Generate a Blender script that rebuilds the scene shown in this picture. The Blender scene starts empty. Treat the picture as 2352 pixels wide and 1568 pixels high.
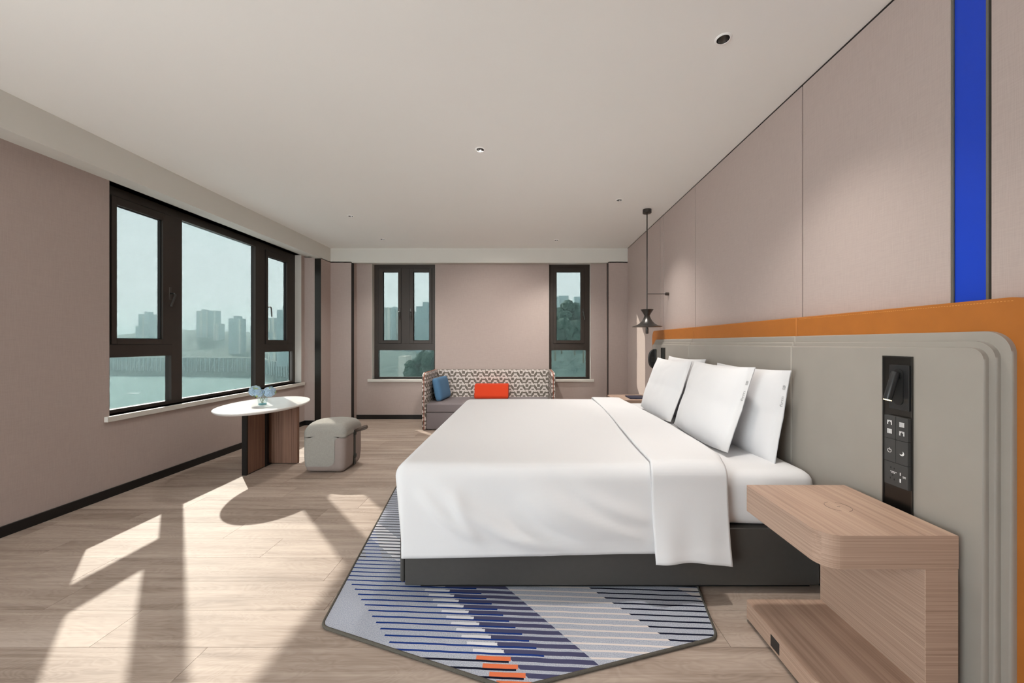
import bpy, bmesh, math, random
from mathutils import Vector, Matrix, noise
random.seed(7)
PI = math.pi
scene = bpy.context.scene
COL = scene.collection

# ------------------------------------------------------------------ camera
F, H0, CX, CY = 870.0, 1.157, 1210.0, 787.0          # focal length and axis in pixels of the 2352x1568 frame, eye height
cam = bpy.data.cameras.new('camera'); cam_o = bpy.data.objects.new('camera', cam); COL.objects.link(cam_o)
cam.sensor_fit = 'HORIZONTAL'; cam.sensor_width = 36.0; cam.lens = F / 2352 * 36
cam.shift_x = -(CX - 1176) / 2352; cam.shift_y = (CY - 784) / 2352
cam.clip_start = 0.05; cam.clip_end = 8000
cam_o.location = (0, 0, H0); cam_o.rotation_euler = (PI / 2, 0, 0)
scene.camera = cam_o

# ------------------------------------------------------------------ world, sun, exposure
w = bpy.data.worlds.new('sky'); scene.world = w; w.use_nodes = True
nt = w.node_tree; bg = nt.nodes['Background']
tc = nt.nodes.new('ShaderNodeTexCoord'); sep = nt.nodes.new('ShaderNodeSeparateXYZ'); ramp = nt.nodes.new('ShaderNodeValToRGB')
nt.links.new(tc.outputs['Generated'], sep.inputs[0]); nt.links.new(sep.outputs['Z'], ramp.inputs[0])
ramp.color_ramp.elements[0].position = 0.0; ramp.color_ramp.elements[0].color = (0.93, 0.99, 1.0, 1)
ramp.color_ramp.elements[1].position = 0.45; ramp.color_ramp.elements[1].color = (0.83, 0.95, 1.0, 1)
nt.links.new(ramp.outputs[0], bg.inputs[0]); bg.inputs[1].default_value = 8.4

SUN_DIR = Vector((1.05, -1.14, -1.0))
sun = bpy.data.lights.new('sun', 'SUN'); sun.energy = 58.0; sun.angle = math.radians(0.7); sun.color = (1.0, 0.89, 0.81)
sun_o = bpy.data.objects.new('sun', sun); COL.objects.link(sun_o)
sun_o.rotation_euler = SUN_DIR.to_track_quat('-Z', 'Y').to_euler(); sun_o.location = (-20, 22, 20)

scene.view_settings.view_transform = 'Standard'; scene.view_settings.look = 'None'
scene.view_settings.gamma = 1.0; scene.view_settings.use_curve_mapping = False
scene.view_settings.exposure = 0.22
scene.cycles.use_denoising = True
scene.cycles.use_adaptive_sampling = True; scene.cycles.adaptive_threshold = 0.02
scene.cycles.max_bounces = 8; scene.cycles.diffuse_bounces = 5; scene.cycles.volume_bounces = 0
scene.cycles.transparent_max_bounces = 16
scene.cycles.sample_clamp_indirect = 6.0
scene.cycles.caustics_reflective = False; scene.cycles.caustics_refractive = False

# ------------------------------------------------------------------ shader helpers
def lin(r, g, b):
    f = lambda c: (c / 255 / 12.92) if c / 255 <= 0.04045 else ((c / 255 + 0.055) / 1.055) ** 2.4
    return (f(r), f(g), f(b), 1)

class V:
    """a float socket with arithmetic"""
    def __init__(s, g, sock): s.g, s.s = g, sock
    def _m(s, op, *a): return s.g.m(op, s, *a)
    def __add__(s, o): return s._m('ADD', o)
    def __radd__(s, o): return s._m('ADD', o)
    def __sub__(s, o): return s._m('SUBTRACT', o)
    def __rsub__(s, o): return s.g.m('SUBTRACT', o, s)
    def __mul__(s, o): return s._m('MULTIPLY', o)
    def __rmul__(s, o): return s._m('MULTIPLY', o)
    def __truediv__(s, o): return s._m('DIVIDE', o)
    def lt(s, o): return s._m('LESS_THAN', o)
    def gt(s, o): return s._m('GREATER_THAN', o)
    def abs(s): return s._m('ABSOLUTE')
    def fract(s): return s._m('FRACT')
    def floor(s): return s._m('FLOOR')
    def mod(s, o): return s._m('FLOORED_MODULO', o)
    def min(s, o): return s._m('MINIMUM', o)
    def max(s, o): return s._m('MAXIMUM', o)

class Graph:
    def __init__(s, name, rough=0.5, spec=0.5, metallic=0.0):
        s.mat = bpy.data.materials.new(name); s.mat.use_nodes = True
        s.nt = s.mat.node_tree; s.b = s.nt.nodes['Principled BSDF']
        s.b.inputs['Roughness'].default_value = rough; s.b.inputs['Metallic'].default_value = metallic
        s.b.inputs['Specular IOR Level'].default_value = spec
        s._tc = None
    def n(s, t): return s.nt.nodes.new(t)
    def put(s, sock, v):
        if isinstance(v, V): s.nt.links.new(v.s, sock)
        elif hasattr(v, 'is_output'): s.nt.links.new(v, sock)
        else: sock.default_value = v
    def m(s, op, *a):
        n = s.n('ShaderNodeMath'); n.operation = op
        for i, x in enumerate(a): s.put(n.inputs[i], x)
        return V(s, n.outputs[0])
    def coord(s, kind='Object'):
        if s._tc is None: s._tc = s.n('ShaderNodeTexCoord')
        return s._tc.outputs[kind]
    def pos(s): return s.n('ShaderNodeNewGeometry').outputs['Position']
    def rand(s): return V(s, s.n('ShaderNodeObjectInfo').outputs['Random'])
    def xyz(s, vec):
        n = s.n('ShaderNodeSeparateXYZ'); s.nt.links.new(vec, n.inputs[0])
        return [V(s, o) for o in n.outputs]
    def comb(s, x, y, z):
        n = s.n('ShaderNodeCombineXYZ')
        for i, v in enumerate((x, y, z)): s.put(n.inputs[i], v)
        return n.outputs[0]
    def scale(s, vec, sc):
        n = s.n('ShaderNodeMapping'); s.nt.links.new(vec, n.inputs['Vector']); n.inputs['Scale'].default_value = sc
        return n.outputs[0]
    def noise(s, vec, scale=5, detail=3, rough=0.5, dist=0.0):
        n = s.n('ShaderNodeTexNoise'); s.nt.links.new(vec, n.inputs['Vector'])
        n.inputs['Scale'].default_value = scale; n.inputs['Detail'].default_value = detail
        n.inputs['Roughness'].default_value = rough; n.inputs['Distortion'].default_value = dist
        return V(s, n.outputs[0])
    def mix(s, fac, a, b):
        n = s.n('ShaderNodeMix'); n.data_type = 'RGBA'; n.clamp_factor = True
        s.put(n.inputs[0], fac); s.put(n.inputs[6], a); s.put(n.inputs[7], b)
        return n.outputs[2]
    def ramp(s, fac, stops):
        n = s.n('ShaderNodeValToRGB'); s.put(n.inputs[0], fac)
        e = n.color_ramp.elements
        while len(e) < len(stops): e.new(0.5)
        for k, (p, c) in zip(e, stops): k.position = p; k.color = c
        return n.outputs[0]
    def color(s, v): s.put(s.b.inputs['Base Color'], v); return s
    def bump(s, v, strength=0.3, dist=0.002):
        n = s.n('ShaderNodeBump'); n.inputs['Strength'].default_value = strength; n.inputs['Distance'].default_value = dist
        s.put(n.inputs['Height'], v); s.nt.links.new(n.outputs[0], s.b.inputs['Normal']); return s

def plain(name, c, rough=0.5, spec=0.5, metallic=0.0, var=0.06, scale=6.0):
    g = Graph(name, rough, spec, metallic)
    f = g.noise(g.coord(), scale, 3)
    g.color(g.mix(f, tuple(x * (1 - var) for x in c[:3]) + (1,), tuple(min(1, x * (1 + var)) for x in c[:3]) + (1,)))
    return g.mat

def fabric(name, c, rough=0.9, thread=900.0, var=0.10, bump=0.25, speck=0.0, c2=None):
    g = Graph(name, rough, 0.2)
    p = g.coord()
    a = g.noise(g.scale(p, (1, 1, 0.12)), thread, 2); b = g.noise(g.scale(p, (0.12, 0.12, 1)), thread, 2)
    t = (a + b) * 0.5
    dark = tuple(x * (1 - var) for x in c[:3]) + (1,); light = tuple(min(1, x * (1 + var)) for x in c[:3]) + (1,)
    col = g.mix(t, dark, light)
    if c2:
        col = g.mix(g.noise(p, speck, 2).gt(0.53), col, c2)
    g.color(col); g.bump(t, bump, 0.001)
    g.b.inputs['Sheen Weight'].default_value = 0.05
    return g.mat

def wood(name, dark, mid, light, axis='Y', sx=22, sz=160, rough=0.5):
    g = Graph(name, rough, 0.35)
    x, y, z = g.xyz(g.coord())
    ny = g.xyz(g.n('ShaderNodeNewGeometry').outputs['Normal'])[1].abs().gt(.6) if axis == 'Y' else None
    if axis == 'Y': v = g.comb(x * (sx * (1 - ny) + 0.8 * ny), y * 0.9, z * sz)
    elif axis == 'Z': v = g.comb(x * sx, y * sx, z * 0.9)
    else: v = g.comb(x * 0.9, y * sx, z * sz)
    f1 = g.noise(v, 1.0, 4, 0.6, 0.3)
    v2 = g.comb(x * ((1 - ny) * 180 + ny * 3 if axis == 'Y' else 180 if axis != 'X' else 3), y * (180 if axis == 'Z' else 3 if axis == 'Y' else 180), z * (3 if axis == 'Z' else 260))
    f2 = g.noise(v2, 1.0, 2, 0.6)
    f = f1 * 0.7 + f2 * 0.3
    g.color(g.ramp(f, [(0.30, dark), (0.5, mid), (0.70, light)]))
    g.bump(f, 0.15, 0.0006)
    return g.mat

def emis(name, c, strength):
    m = bpy.data.materials.new(name); m.use_nodes = True; t = m.node_tree
    t.nodes.remove(t.nodes['Principled BSDF']); e = t.nodes.new('ShaderNodeEmission')
    e.inputs[0].default_value = c; e.inputs[1].default_value = strength
    t.links.new(e.outputs[0], t.nodes['Material Output'].inputs[0]); return m

def tinted_glass(name, tint):
    m = bpy.data.materials.new(name); m.use_nodes = True; t = m.node_tree
    t.nodes.remove(t.nodes['Principled BSDF'])
    nz = t.nodes.new('ShaderNodeTexNoise'); nz.inputs['Scale'].default_value = 0.8
    mx = t.nodes.new('ShaderNodeMix'); mx.data_type = 'RGBA'
    mx.inputs[6].default_value = tuple(c * .985 for c in tint[:3]) + (1,); mx.inputs[7].default_value = tuple(c * 1.015 for c in tint[:3]) + (1,)
    tr = t.nodes.new('ShaderNodeBsdfTransparent')
    t.links.new(nz.outputs[0], mx.inputs[0]); t.links.new(mx.outputs[2], tr.inputs[0])
    t.links.new(tr.outputs[0], t.nodes['Material Output'].inputs[0]); return m

def glass_pane(name, tint, refl=0.1):
    m = bpy.data.materials.new(name); m.use_nodes = True; t = m.node_tree
    t.nodes.remove(t.nodes['Principled BSDF'])
    tr = t.nodes.new('ShaderNodeBsdfTransparent'); tr.inputs[0].default_value = tint
    gl = t.nodes.new('ShaderNodeBsdfGlossy'); gl.inputs['Roughness'].default_value = 0.02
    nz = t.nodes.new('ShaderNodeTexNoise'); nz.inputs['Scale'].default_value = 1.5
    mp = t.nodes.new('ShaderNodeMapRange'); mp.inputs[3].default_value = refl * 0.8; mp.inputs[4].default_value = refl * 1.2
    mx = t.nodes.new('ShaderNodeMixShader')
    t.links.new(nz.outputs[0], mp.inputs[0]); t.links.new(mp.outputs[0], mx.inputs[0])
    t.links.new(tr.outputs[0], mx.inputs[1]); t.links.new(gl.outputs[0], mx.inputs[2])
    t.links.new(mx.outputs[0], t.nodes['Material Output'].inputs[0]); return m

# ------------------------------------------------------------------ materials
M = {}
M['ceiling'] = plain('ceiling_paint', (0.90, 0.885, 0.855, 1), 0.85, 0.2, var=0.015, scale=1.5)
M['beam'] = plain('shaded_ceiling_paint', (0.70, 0.685, 0.64, 1), 0.85, 0.2, var=0.015, scale=1.5)  # ceiling paint darkened to put the shade on the beams into colour
def wall_fabric():
    g = Graph('wall_fabric', 0.85, 0.2)
    p = g.pos()
    a = g.noise(g.scale(p, (1, 1, 0.03)), 420, 3); b = g.noise(g.scale(p, (0.06, 0.06, 1)), 300, 2); c = g.noise(p, 1.2, 2)
    t = a * 0.6 + b * 0.4
    col = g.mix(t, (0.375, 0.305, 0.275, 1), (0.535, 0.45, 0.41, 1))
    col = g.mix(c * 0.25, col, (0.47, 0.37, 0.35, 1))
    g.color(col); g.bump(t, 0.12, 0.0006); return g.mat
M['wall'] = wall_fabric()
M['black_trim'] = plain('black_metal_trim', (0.025, 0.023, 0.022, 1), 0.35, 0.5, 0.6)
M['bronze'] = plain('dark_bronze_metal', (0.06, 0.055, 0.05, 1), 0.3, 0.5, 0.9)
M['seam'] = plain('dark_seam', (0.09, 0.08, 0.075, 1), 0.6)
M['frame'] = plain('brown_aluminium', (0.036, 0.026, 0.020, 1), 0.42, 0.5, 0.25, var=0.12)
M['gasket'] = plain('black_gasket', (0.006, 0.006, 0.006, 1), 0.7)
M['glass'] = tinted_glass('window_glass', (0.268, 0.277, 0.273, 1))
M['sill'] = plain('white_stone_sill', (0.66, 0.63, 0.58, 1), 0.45, 0.4, var=0.03)
M['blue'] = plain('blue_lacquer', lin(14, 62, 190), 0.45, 0.4, var=0.02)
M['steel'] = plain('grey_steel_edge', (0.17, 0.165, 0.14, 1), 0.45, 0.5, 0.5)
def floor_wood():
    g = Graph('oak_floor', 0.55, 0.2)
    x, y, z = g.xyz(g.pos()); r = g.rand()
    v = g.comb(x * 1.1 + r * 57, y * 13 + r * 31, r * 9)
    f1 = g.noise(v, 1.0, 5, 0.55, 0.9)
    v2 = g.comb(x * 3 + r * 11, y * 130 + r * 5, 0.0)
    f2 = g.noise(v2, 1.0, 3, 0.6)
    f3 = g.noise(g.comb(x * 2.2 + r * 90, y * 9 + r * 13, 1.0), 1.0, 2, 0.5, 1.5)
    ring = ((f3 * 14).fract() - 0.5).abs() * 2
    f = f1 * 0.58 + f2 * 0.25 + ring * 0.06 + (r - 0.5) * 0.10 + 0.05
    g.color(g.ramp(f, [(0.28, lin(122, 105, 94)), (0.46, lin(162, 144, 131)), (0.60, lin(181, 164, 151)), (0.80, lin(198, 182, 169))]))
    g.bump(f2 * 0.5 + ring * 0.4, 0.12, 0.0008); return g.mat
M['plank'] = floor_wood()
M['subfloor'] = plain('plank_gap', (0.10, 0.08, 0.065, 1), 0.8)
M['linen'] = fabric('white_linen', (0.70, 0.695, 0.705, 1), 0.85, 700, 0.015, 0.04)
M['sheet'] = fabric('white_sheet', (0.72, 0.715, 0.725, 1), 0.85, 700, 0.012, 0.04)
M['print'] = plain('grey_print', (0.30, 0.30, 0.30, 1), 0.9)
M['bed_base'] = plain('charcoal_leather', (0.062, 0.058, 0.054, 1), 0.45, 0.4, var=0.08, scale=40)
M['grey_leather'] = plain('taupe_leather', (0.33, 0.30, 0.265, 1), 0.5, 0.4, var=0.05, scale=9)
M['orange'] = plain('cognac_leather', (0.40, 0.135, 0.022, 1), 0.5, 0.35, var=0.10, scale=14)
M['stitch'] = plain('orange_thread', (0.72, 0.36, 0.10, 1), 0.8)
M['nightwood'] = wood('night_oak', lin(146, 119, 104), lin(178, 150, 132), lin(197, 170, 151), 'Y', 26, 400, 0.5)
M['tablewood'] = wood('walnut_panel', lin(96, 68, 54), lin(126, 94, 78), lin(150, 116, 98), 'Z', 60, 60, 0.5)
M['marble'] = plain('white_sintered_stone', (0.80, 0.795, 0.78, 1), 0.25, 0.5, var=0.02, scale=3)
M['black'] = plain('black_plastic', (0.016, 0.016, 0.017, 1), 0.38, 0.5)
M['switch'] = plain('graphite_switch', (0.050, 0.049, 0.048, 1), 0.5, 0.4)
M['white_ink'] = plain('white_print', (0.75, 0.75, 0.75, 1), 0.7)
M['led'] = emis('led_strip', (1.0, 0.78, 0.36, 1), 5.0)
M['chip'] = emis('led_chip', (1.0, 0.82, 0.55, 1), 0.8)
M['gunmetal'] = plain('gunmetal', (0.085, 0.080, 0.075, 1), 0.32, 0.5, 0.85)
M['chrome'] = plain('dark_chrome_reflector', (0.36, 0.35, 0.34, 1), 0.22, 0.5, 1.0)
M['white_metal'] = plain('white_metal', (0.95, 0.94, 0.92, 1), 0.5, 0.4, var=0.02)
M['grey_knit'] = fabric('grey_tweed', (0.34, 0.325, 0.295, 1), 0.95, 420, 0.30, 0.3)
M['mauve_leather'] = plain('mauve_leather', (0.30, 0.245, 0.225, 1), 0.6, 0.3, var=0.05, scale=25)
M['strap'] = plain('dark_green_strap', (0.035, 0.037, 0.033, 1), 0.6)
M['loop'] = plain('brown_leather_loop', (0.09, 0.06, 0.045, 1), 0.5)
M['seat'] = fabric('mauve_grey_wool', (0.215, 0.185, 0.19, 1), 0.95, 600, 0.16, 0.2)
M['red_piping'] = plain('rust_piping', (0.36, 0.075, 0.03, 1), 0.7)
M['blue_wool'] = fabric('denim_blue_wool', lin(84, 122, 155), 0.95, 800, 0.12, 0.2)
M['red_wool'] = fabric('red_orange_wool', (0.62, 0.055, 0.018, 1), 0.95, 800, 0.10, 0.2)
M['rug_edge'] = plain('olive_overlock', (0.105, 0.095, 0.08, 1), 0.9, 0.1, var=0.3, scale=300)
M['navy'] = plain('navy_cover', (0.012, 0.018, 0.05, 1), 0.5)
M['petal'] = plain('hydrangea_blue', lin(182, 206, 230), 0.8, 0.2, var=0.35, scale=70)
M['petal2'] = plain('hydrangea_green', lin(188, 205, 110), 0.8, 0.2, var=0.2, scale=70)
M['leaf'] = plain('leaf_green', lin(98, 120, 40), 0.6, 0.3, var=0.2)
M['vase'] = glass_pane('aqua_glass', (0.94, 0.985, 0.99, 1), 0.12)

# ------------------------------------------------------------------ object helpers
def base(o):
    """location of the top-level object (its base); parts share this origin"""
    while o.parent: o = o.parent
    return o.location
def link(name, me, parent=None):
    o = bpy.data.objects.new(name, me); COL.objects.link(o)
    if parent: o.parent = parent
    return o
def thing(name, label, cat, loc=(0, 0, 0), group=None):
    o = bpy.data.objects.new(name, None); COL.objects.link(o); o.location = loc
    o.empty_display_size = 0.05
    o['label'] = label; o['category'] = cat
    if group: o['group'] = group
    return o
def tag(o, label, cat, group=None):
    o['label'] = label; o['category'] = cat
    if group: o['group'] = group
    return o
def obj(name, bm, mat, parent=None, smooth=False, loc=None, label=None):
    """bm is in world coordinates; the mesh is stored relative to the thing's base"""
    off = Vector(loc) if loc is not None else (Vector(base(parent)) if parent else Vector((0, 0, 0)))
    bmesh.ops.translate(bm, verts=bm.verts, vec=-off)
    bmesh.ops.recalc_face_normals(bm, faces=bm.faces)
    me = bpy.data.meshes.new(name); bm.to_mesh(me); bm.free()
    if isinstance(mat, str): mat = M[mat]
    me.materials.append(mat)
    if smooth:
        me.polygons.foreach_set('use_smooth', [True] * len(me.polygons))
        me.set_sharp_from_angle(angle=math.radians(50))
    o = link(name, me, parent)
    if not parent: o.location = off
    if label: o['label'] = label
    return o
def struct(name, bm, mat, loc=None, smooth=False, label=None):
    o = obj(name, bm, mat, None, smooth, loc); o['kind'] = 'structure'
    if label: o['label'] = label
    return o
def nb(): return bmesh.new()
def box(x0, x1, y0, y1, z0, z1, bev=0.0, seg=2, bm=None):
    b = nb()
    r = bmesh.ops.create_cube(b, size=1.0)
    for v in b.verts:
        v.co = Vector((x0 + (v.co.x + .5) * (x1 - x0), y0 + (v.co.y + .5) * (y1 - y0), z0 + (v.co.z + .5) * (z1 - z0)))
    if bev > 0: bmesh.ops.bevel(b, geom=b.edges[:], offset=bev, segments=seg, profile=0.5, affect='EDGES', clamp_overlap=True)
    return into(bm, b)
def into(bm, b):
    if bm is None: return b
    me = bpy.data.meshes.new('t'); b.to_mesh(me); b.free(); bm.from_mesh(me); bpy.data.meshes.remove(me); return bm
def prism(poly, axis, a, b, bev=0.0, seg=3, which='both', bm=None):
    """extrude a 2-D polygon along axis ('x': poly is (y,z); 'y': (x,z); 'z': (x,y)) from a to b"""
    t = nb()
    P = {'x': lambda p, q: (q, p[0], p[1]), 'y': lambda p, q: (p[0], q, p[1]), 'z': lambda p, q: (p[0], p[1], q)}[axis]
    va = [t.verts.new(P(p, a)) for p in poly]; vb = [t.verts.new(P(p, b)) for p in poly]
    n = len(poly)
    fa = t.faces.new(va); fb = t.faces.new(vb[::-1])
    for i in range(n): t.faces.new((va[i], vb[i], vb[(i + 1) % n], va[(i + 1) % n]))
    if bev > 0:
        ed = []
        if which in ('both', 'a'): ed += list(fa.edges)
        if which in ('both', 'b'): ed += list(fb.edges)
        bmesh.ops.bevel(t, geom=ed, offset=bev, segments=seg, profile=0.5, affect='EDGES', clamp_overlap=True)
    return into(bm, t)
def rrect(a0, a1, b0, b1, r, n=8):
    """rounded rectangle; r = (r at a0b0, a1b0, a1b1, a0b1)"""
    if not isinstance(r, (tuple, list)): r = (r,) * 4
    out = []
    for (ca, cb, sa, sb, rr, t0) in ((a0, b0, 1, 1, r[0], PI), (a1, b0, -1, 1, r[1], 1.5 * PI), (a1, b1, -1, -1, r[2], 0), (a0, b1, 1, -1, r[3], .5 * PI)):
        if rr <= 0: out.append((ca, cb)); continue
        for k in range(n + 1):
            t = t0 + .5 * PI * k / n
            out.append((ca + sa * rr + rr * math.cos(t), cb + sb * rr + rr * math.sin(t)))
    return out
def lathe(profile, c, axis='z', n=40, bm=None, cap=False):
    t = nb(); rings = []
    for r, h in profile:
        ring = []
        for k in range(n):
            a = 2 * PI * k / n
            p = {'z': (r * math.cos(a), r * math.sin(a), h), 'x': (h, r * math.cos(a), r * math.sin(a)), 'y': (r * math.cos(a), h, r * math.sin(a))}[axis]
            ring.append(t.verts.new((p[0] + c[0], p[1] + c[1], p[2] + c[2])))
        rings.append(ring)
    for A, B in zip(rings, rings[1:]):
        for k in range(n): t.faces.new((A[k], A[(k + 1) % n], B[(k + 1) % n], B[k]))
    if cap: t.faces.new(rings[0]); t.faces.new(rings[-1][::-1])
    return into(bm, t)
def tube(pts, r, n=10, bm=None, closed=False):
    t = nb(); pts = [Vector(p) for p in pts]; rings = []
    for i, p in enumerate(pts):
        a = pts[i - 1] if (i > 0 or closed) else p; b = pts[(i + 1) % len(pts)] if (i < len(pts) - 1 or closed) else p
        d = (b - a).normalized(); u = d.cross(Vector((0, 0, 1)))
        if u.length < 1e-3: u = d.cross(Vector((1, 0, 0)))
        u.normalize(); v = d.cross(u)
        rr = r[i] if isinstance(r, (list, tuple)) else r
        rings.append([t.verts.new(p + u * rr * math.cos(2 * PI * k / n) + v * rr * math.sin(2 * PI * k / n)) for k in range(n)])
    R = list(zip(rings, rings[1:] + ([rings[0]] if closed else [])))
    for A, B in R:
        for k in range(n): t.faces.new((A[k], A[(k + 1) % n], B[(k + 1) % n], B[k]))
    if not closed: t.faces.new(rings[0]); t.faces.new(rings[-1][::-1])
    return into(bm, t)
def grid(fn, nu, nv, bm=None):
    t = nb()
    vs = [[t.verts.new(fn(i / nu, j / nv)) for j in range(nv + 1)] for i in range(nu + 1)]
    for i in range(nu):
        for j in range(nv): t.faces.new((vs[i][j], vs[i + 1][j], vs[i + 1][j + 1], vs[i][j + 1]))
    return into(bm, t)
def rbox(lo, hi, r, step, faces='xXyYzZ', warp=None, keep=None, bm=None, grow=0.0):
    """rounded box as a dense grid; faces chooses sides; warp moves points; keep filters faces by centre"""
    t = nb(); lo = Vector(lo); hi = Vector(hi); cache = {}
    inn0 = lo + Vector((r, r, r)); inn1 = hi - Vector((r, r, r))
    def vert(p):
        k = (round(p.x, 5), round(p.y, 5), round(p.z, 5))
        if k not in cache:
            c = Vector((min(max(p.x, inn0.x), inn1.x), min(max(p.y, inn0.y), inn1.y), min(max(p.z, inn0.z), inn1.z)))
            d = p - c; q = c + (d.normalized() * (r + grow) if d.length > 1e-9 else d)
            if warp: q = warp(q)
            cache[k] = t.verts.new(q)
        return cache[k]
    for s in faces:
        ax = 'xyz'.index(s.lower()); fixed = (hi if s.isupper() else lo)[ax]
        a, b = [i for i in range(3) if i != ax]
        na = max(1, round((hi[a] - lo[a]) / step)); nbk = max(1, round((hi[b] - lo[b]) / step))
        def P(i, j):
            p = Vector((0, 0, 0)); p[ax] = fixed; p[a] = lo[a] + (hi[a] - lo[a]) * i / na; p[b] = lo[b] + (hi[b] - lo[b]) * j / nbk; return p
        for i in range(na):
            for j in range(nbk):
                if keep and not keep((P(i, j) + P(i + 1, j + 1)) / 2, s): continue
                try: t.faces.new((vert(P(i, j)), vert(P(i + 1, j)), vert(P(i + 1, j + 1)), vert(P(i, j + 1))))
                except ValueError: pass
    return into(bm, t)
def solidify(o, th, offset=-1):
    m = o.modifiers.new('thickness', 'SOLIDIFY'); m.thickness = th; m.offset = offset; return o
def weighted(o):
    m = o.modifiers.new('normals', 'WEIGHTED_NORMAL'); m.keep_sharp = True; m.weight = 100; return o
def at(px, py, Y):
    return Vector(((px - CX) * Y / F, Y, H0 + (CY - py) * Y / F))
def text_mesh(s, size, fn, name, mat, parent):
    """flat print: fn maps (x, y) of the lettering to a world point"""
    cu = bpy.data.curves.new('t', 'FONT'); cu.body = s; cu.size = size; cu.resolution_u = 2
    o = bpy.data.objects.new('t', cu); COL.objects.link(o)
    me = bpy.data.meshes.new_from_object(o.evaluated_get(bpy.context.evaluated_depsgraph_get()))
    bpy.data.objects.remove(o)
    b = nb(); b.from_mesh(me); bpy.data.meshes.remove(me)
    for v in b.verts: v.co = fn(v.co.x, v.co.y)
    return obj(name, b, mat, parent)

# ------------------------------------------------------------------ room dimensions
XL, XR, YF = -3.128, 1.500, 5.752            # wall planes
ZC, ZB, ZS = 2.552, 2.343, 2.372             # ceiling, beam underside, soffit over the windows
XB, YB = -2.898, 5.590                       # beam faces
Y0 = -1.6                                    # where the modelled room begins, behind the camera
WX = XL - 0.085                              # inner face of the left window frame
WY = YF + 0.085                              # inner face of the far window frames

# ------------------------------------------------------------------ floor
floor = struct('floor', box(XL - .3, XR + .2, Y0, YF + .25, -0.12, -0.012), 'subfloor', label='pale oak plank floor')
pm = None
pw, pl = 0.2, 1.22
rowi = 0; y = -1.16
while y < YF:
    x = XL - random.uniform(0.05, pl - .05)
    while x < XR:
        a, b = max(x, XL), min(x + pl, XR)
        if b - a > 0.02 and y + pw > Y0:
            if pm is None:
                bm = box(0, 1, 0, 1, -1, 0); pm = bpy.data.meshes.new('plank'); bm.to_mesh(pm); bm.free(); pm.materials.append(M['plank'])
            o = link('plank', pm, floor); o.location = (a + .0007, y + .0007, 0)
            o.scale = (b - a - .0014, min(pw, YF - y) - .0014, 0.012)
        x += pl
    y += pw

# ------------------------------------------------------------------ ceiling and beams
ceil_o = struct('ceiling', box(XL - .3, XR + .2, Y0, YF + .3, ZC, ZC + .1), 'ceiling', label='smooth off-white ceiling')
DOWN = [(.9015, 1.739, .037), (.902, 3.70, .034), (-.336, 2.733, .036), (-1.94, 4.17, .034), (-1.943, 5.10, .034), (.402, 5.143, .034)]
def cut_holes(o):
    b = nb()
    for (x, y, r) in DOWN: lathe([(r * .76, ZC - .02), (r * .76, ZC + .07)], (x, y, 0), n=32, bm=b, cap=True)
    bmesh.ops.recalc_face_normals(b, faces=b.faces)
    me = bpy.data.meshes.new('c'); b.to_mesh(me); b.free(); c = bpy.data.objects.new('c', me); COL.objects.link(c)
    m = o.modifiers.new('holes', 'BOOLEAN'); m.operation = 'DIFFERENCE'; m.object = c; m.solver = 'EXACT'
    new = bpy.data.meshes.new_from_object(o.evaluated_get(bpy.context.evaluated_depsgraph_get()))
    o.modifiers.clear(); o.data = new; bpy.data.objects.remove(c)
cut_holes(ceil_o)
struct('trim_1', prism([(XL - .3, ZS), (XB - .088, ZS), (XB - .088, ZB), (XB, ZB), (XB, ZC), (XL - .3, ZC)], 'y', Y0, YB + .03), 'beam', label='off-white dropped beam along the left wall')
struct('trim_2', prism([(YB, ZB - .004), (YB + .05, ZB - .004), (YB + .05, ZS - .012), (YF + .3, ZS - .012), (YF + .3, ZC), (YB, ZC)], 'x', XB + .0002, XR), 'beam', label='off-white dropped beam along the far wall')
struct('gap_shade_strip', box(XR - .012, XR + .001, Y0, YB, ZC - .008, ZC), 'black_trim', label='thin black strip for the shadow gap under the ceiling')  # solid black strip; the shade of the gap is put in as colour

# ------------------------------------------------------------------ walls
def wall_with_holes(name, axis, u0, u1, z0, z1, t0, t1, holes, mat, label):
    """a wall slab whose openings are left out: strips below, above and between"""
    b = nb()
    def bx(a, c, z_0, z_1):
        if c - a < 1e-4 or z_1 - z_0 < 1e-4: return
        if axis == 'y': box(t0, t1, a, c, z_0, z_1, bm=b)
        else: box(a, c, t0, t1, z_0, z_1, bm=b)
    p = u0
    for (a, c, za, zb) in holes:
        bx(p, a, z0, z1); bx(a, c, z0, za); bx(a, c, zb, z1); p = c
    bx(p, u1, z0, z1)
    return struct(name, b, mat, label=label)
ZSILL = 0.607
LW = (2.838, 5.254); FW1 = (-2.353, -1.388); FW2 = (0.335, 0.970)
wall_with_holes('wall_left', 'y', -.45, 5.33, 0, ZS + .02, XL - .17, XL, [(LW[0], LW[1], ZSILL, ZS)], 'wall', 'taupe fabric wall with the wide window')  # stops short behind the camera so open sky fills the room
wall_with_holes('wall_far', 'x', XB + .0, XR, 0, ZS, YF, YF + .17, [(FW1[0], FW1[1], ZSILL, ZS), (FW2[0], FW2[1], ZSILL, ZS)], 'wall', 'taupe fabric wall behind the sofa')
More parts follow.
